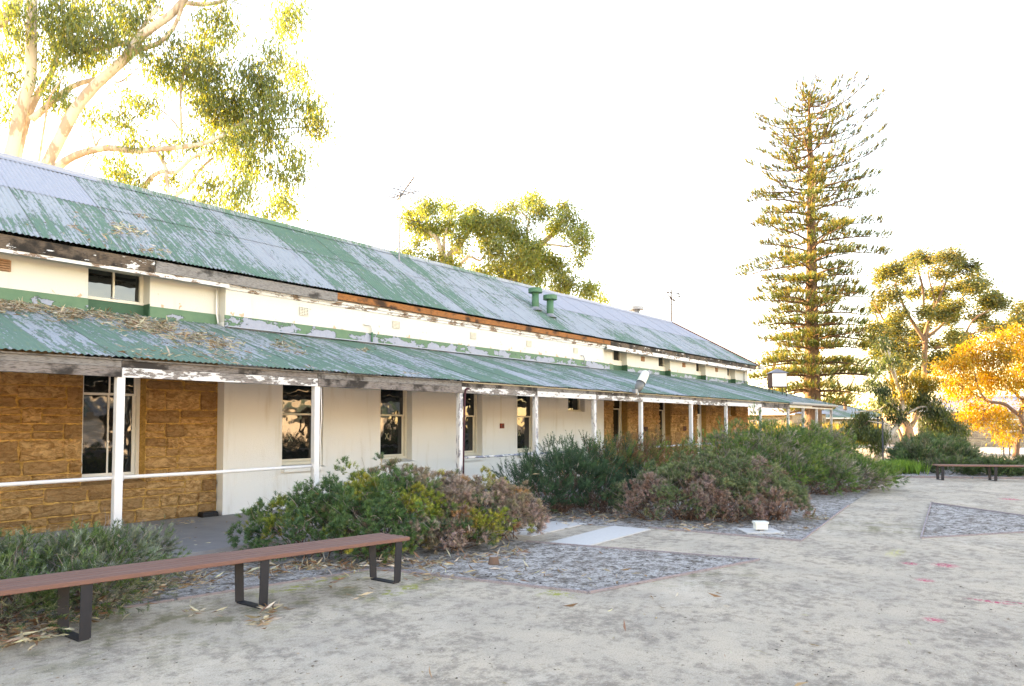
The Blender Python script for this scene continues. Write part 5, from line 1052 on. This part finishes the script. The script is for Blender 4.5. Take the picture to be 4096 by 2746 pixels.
for a in ((60, 2560, 110, 50, 150, .06), (200, 2520, 90, 40, 120, .08), (400, 2440, 70, 40, 150, .12), (520, 2390, 90, 30, 150, .1), (640, 2350, 90, 25, 150, .05), (760, 2320, 110, 25, 140), (1050, 2290, 110, 20, 150), (1250, 2270, 120, 16, 170, .04), (1420, 2275, 90, 14, 120, .04), (1570, 2262, 60, 16, 120, .10), (1720, 2262, 90, 16, 100, .05), (1900, 2240, 110, 18, 100), (2030, 2215, 60, 16, 70), (800, 2455, 60, 12, 22), (1060, 2490, 40, 22, 40), (1090, 2440, 40, 10, 20), (2330, 2070, 200, 25, 260), (2500, 2060, 140, 25, 200), (2750, 2110, 160, 14, 120), (3270, 2075, 60, 14, 60), (3200, 2120, 60, 12, 20), (2200, 2300, 260, 40, 50), (1750, 2310, 160, 24, 60), (1330, 2320, 120, 14, 20), (2600, 2350, 700, 160, 20), (3000, 2550, 900, 160, 14), (1450, 2380, 300, 30, 12)): scat(*a)
litter('leaf_litter', 'dry curled gum leaves strewn over the garden beds and yard', np.array(Ps), Z_, .145, DRY + [(.22, .13, .08)], .3)
Ps = [G(720 + rng.normal() * 45, 2092 + rng.normal() * 9, .052) + Z_ * .012 * rng.random() for _ in range(40)] + [G(rng.uniform(480, 980), rng.uniform(2080, 2190), .052) + Z_ * .006 for _ in range(26)]
litter('leaf_litter', 'few dry leaves on the concrete verandah floor', np.array(Ps), Z_, .10, DRY, .15)
cp_ = np.concatenate(CAUGHT); m_ = len(cp_); V, F, T = leaves(cp_, np.stack([rng.normal(size=m_) * .5, rng.normal(size=m_) * .5, -.9 + rng.normal(size=m_) * .4], 1), rng.uniform(.08, .17, m_), rng.uniform(.014, .024, m_), pal(DRY, m_, .2), .25)
tag(npmesh('leaf_litter', V, F, 'dry_leaf', None, T), 'pale dry gum leaves caught hanging in the shrubs', 'leaf litter', kind='stuff')
# bark chips and pebbles
n = 5200; P_ = np.concatenate([np.array([G(rng.uniform(650, 3050), rng.uniform(2170, 2420)) for _ in range(1500)]), np.array([G(rng.uniform(2050, 3400), rng.uniform(2020, 2170)) for _ in range(1500)]), np.array([G(rng.uniform(3690, 4200), rng.uniform(2020, 2140)) for _ in range(220)])])
def inpoly(P, poly):
    r = np.zeros(len(P), bool); q = np.array(poly)
    for i in range(len(q)):
        a, c = q[i], q[i - 1]; k = ((a[1] > P[:, 1]) != (c[1] > P[:, 1])) & (P[:, 0] < (c[0] - a[0]) * (P[:, 1] - a[1]) / (c[1] - a[1] + 1e-12) + a[0]); r ^= k
    return r
mk = inpoly(P_, [A1, A2, A3, A4, A5, A6, (A6[0], 9.15), (8.2, 9.15)]) | inpoly(P_, [B1, B2, B3, (24.5, 4.6), (29, 9.15), (9.6, 9.15), (9.7, 7.6)]) | inpoly(P_, [C1, C2, C3]); P_ = P_[mk]; n = len(P_)
V, F, T = leaves(P_ + Z_ * .008, np.stack([rng.normal(size=n), rng.normal(size=n), rng.normal(size=n) * .12], 1), rng.uniform(.02, .085, n), rng.uniform(.006, .015, n), pal([(.06, .045, .035), (.10, .07, .055), (.04, .03, .028), (.20, .15, .12), (.40, .37, .34)], n), .1)
yb_ = np.array([G(rng.uniform(0, 4200), 2020 + 720 * rng.random() ** .7) for _ in range(600)]); yb_ = yb_[yb_[:, 1] < 6.2]; m_ = len(yb_)
V2, F2, T2 = leaves(yb_ + Z_ * .006, np.stack([rng.normal(size=m_), rng.normal(size=m_), rng.normal(size=m_) * .08], 1), rng.uniform(.008, .045, m_), rng.uniform(.004, .012, m_), pal([(.08, .06, .045), (.14, .11, .085), (.05, .045, .04), (.30, .26, .2)], m_), .1)
V, F, T = merge((V, F, T), (V2, F2, T2))
tag(npmesh('bark_chips', V, F, 'dry_leaf', None, T), 'dark bark chips scattered over the garden beds', 'bark chips', kind='stuff')
n = 5000; P_ = np.array([G(rng.uniform(-200, 4300), 2020 + 730 * rng.random() ** .8) for _ in range(n)]); P_ = P_[P_[:, 1] < 9.0]; n = len(P_); oc = np.array([(1, 0, 0), (-1, 0, 0), (0, 1, 0), (0, -1, 0), (0, 0, .7), (0, 0, -.7)]); of = np.array([(0, 2, 4), (2, 1, 4), (1, 3, 4), (3, 0, 4)])
r_ = rng.uniform(.002, .007, n); V = (P_[:, None] + oc[None] * r_[:, None, None] * rng.uniform(.6, 1.3, (n, 6, 1))).reshape(-1, 3); F = (of[None] + (np.arange(n) * 6)[:, None, None]).reshape(-1, 3); T = np.repeat(pal([(.42, .39, .35), (.36, .33, .30), (.48, .44, .38)], n), 6, 0)
tag(npmesh('pebbles', V, F, 'dry_leaf', None, T), 'loose small pebbles on the gravel yard', 'pebbles', kind='stuff')

# ================================================================== FAR BUILDINGS
def far_building(name, label, p0, p1, depth_m, wall_h, roof_h, stone=True, ops=(), seed=0, roofm='roof_new_iron', over=.5, gable=False):
    p0, p1 = np.array(p0), np.array(p1); L = np.linalg.norm(p1 - p0); a = math.atan2(*(p1 - p0)[::-1]); t = empty(name, (*p0, 0), label, 'building', rz=a)   # local x along front, +y away
    b = MB(); wall_face(b, 0, L, 0, wall_h, 0, list(ops), .2); b.add([(0, 0, 0), (0, depth_m, 0), (0, depth_m, wall_h), (0, 0, wall_h)], [(3, 2, 1, 0)]); b.add([(L, 0, 0), (L, depth_m, 0), (L, depth_m, wall_h), (L, 0, wall_h)], [(0, 1, 2, 3)]); b.add([(0, depth_m, 0), (L, depth_m, 0), (L, depth_m, wall_h), (0, depth_m, wall_h)], [(3, 2, 1, 0)])
    w = b.obj('wall', 'lime_mortar', t)
    if stone: stones(w, 0, min(L, 14), 0.02, wall_h, 0, list(ops), 'limestone', .26, .40, .45, .85, seed, .03, .04, world=False)
    r = MB(); o = over; hh = roof_h; y2 = depth_m + o; hx = min(depth_m / 2 + o, L / 2)
    r.add([(-o, -o, wall_h - .05), (L + o, -o, wall_h - .05), (L + o, y2, wall_h - .05), (-o, y2, wall_h - .05), (-o + hx, depth_m / 2, wall_h + hh), (L + o - hx, depth_m / 2, wall_h + hh)], [(0, 1, 5, 4), (1, 2, 5), (2, 3, 4, 5), (3, 0, 4), (3, 2, 1, 0)]); r.obj('roof', roofm, t)
    MB().box(-o, L + o, -o - .06, -o - .005, wall_h - .17, wall_h - .03).obj('fascia', 'white_paint', t)
    for q in ops:
        w_ = sub('window', t); bq = MB(); bars(bq, q[0], q[1], q[2], q[3], .06, .07, .06, [], [(q[2] + q[3]) / 2]); bq.obj('frame', 'white_paint', w_); MB().add([(q[0], .1, q[2]), (q[1], .1, q[2]), (q[1], .1, q[3]), (q[0], .1, q[3])], [(0, 1, 2, 3)]).obj('pane', 'white_paint' if q[3] < 2.0 else 'window_glass', w_)
    return t
fb0, fb1 = G(3731, 1788)[:2], G(4096, 1790)[:2]; dvx = (fb1 - fb0) / np.linalg.norm(fb1 - fb0)
far_building('far_stone_building', 'pale limestone building with iron roof behind the golden tree', fb0 - dvx * 1., fb0 + dvx * 16, 7, 2.75, 1.1, ops=[(5.6, 7.2, 1.15, 2.05), (11., 12., 1.0, 2.0)], seed=21)
q0, q1 = DP(2950, 1700, 62)[:2], DP(3170, 1700, 58)[:2]
far_building('far_stone_building', 'pale stone shed with grey roof glimpsed through the verandah end', q0, q1, 6, 2.6, 1.4, seed=22, ops=[(1.2, 2., 1.1, 2.0)])
q0, q1 = DP(3190, 1700, 66)[:2], DP(3560, 1700, 70)[:2]
far_building('far_green_building', 'low far building with pale green iron roof left of the leaning gum', q0, q1, 7, 2.3, 1.5, stone=False, seed=23, ops=[(2., 3., .8, 1.9), (4.6, 5.6, .8, 1.9)], roofm='verandah_peeling', over=.8)
# low far tree belt that closes the horizon
rng = np.random.default_rng(1200)
def belt(name, label, x0, x1, d0, d1, h, n, cols, seed):
    r = np.random.default_rng(seed); P = []
    for _ in range(n // 60):
        px = r.uniform(x0, x1); d = r.uniform(d0, d1); c = DP(px, 1690, d); hh = h * r.uniform(.5, 1.1); o = r.normal(size=(60, 3)) * np.array([2.2, 2.2, hh * .28]); q = c + o; q[:, 2] = np.abs(o[:, 2] + hh * .5) * 1.0; P.append(q)
    P = np.concatenate(P); m = len(P); V, F, T = leaves(P, np.stack([rng.normal(size=m), rng.normal(size=m), rng.normal(size=m) - .3], 1), rng.uniform(.5, 1.1, m), rng.uniform(.25, .5, m), pal(cols, m, .25)); o = npmesh(name, V, F, 'leaf', None, T); tag(o, label, 'trees', kind='stuff')
belt('far_trees', 'distant sunlit tree belt along the horizon', 2900, 4700, 110, 170, 5.5, 26000, [(.20, .17, .05), (.13, .13, .05), (.26, .20, .05)], 5)
# opposite verandah block across the yard (behind the camera), which the window panes mirror
t = empty('opposite_building', (0, -13, 0), 'low white verandah block across the yard seen mirrored in the panes', 'building')
MB().box(-16, 36, -6, -3, 0, 3.6).obj('wall', 'render_rough', t)
MB().add([(-17, -1.2, 2.55), (37, -1.2, 2.55), (37, -3.2, 3.2), (-17, -3.2, 3.2)], [(0, 1, 2, 3)]).obj('verandah_roof', 'verandah_peeling', t)
MB().add([(-17, -2.7, 4.0), (37, -2.7, 4.0), (37, -6, 6.1), (-17, -6, 6.1)], [(0, 1, 2, 3)]).obj('roof', 'roof_peeling', t)
MB().box(-16, 36, -3.0, -2.95, 3.2, 4.2).obj('upper_wall', 'cream_paint', t)
for k in range(17): MB().box(-14 + 3 * k - .06, -14 + 3 * k + .06, -1.4, -1.28, 0, 2.55).obj('post', 'white_paint', t)
for k in range(13): MB().box(-12.6 + 4 * k, -11.6 + 4 * k, -3.0, -2.94, .8, 2.6).obj('window', 'dark_void', t)
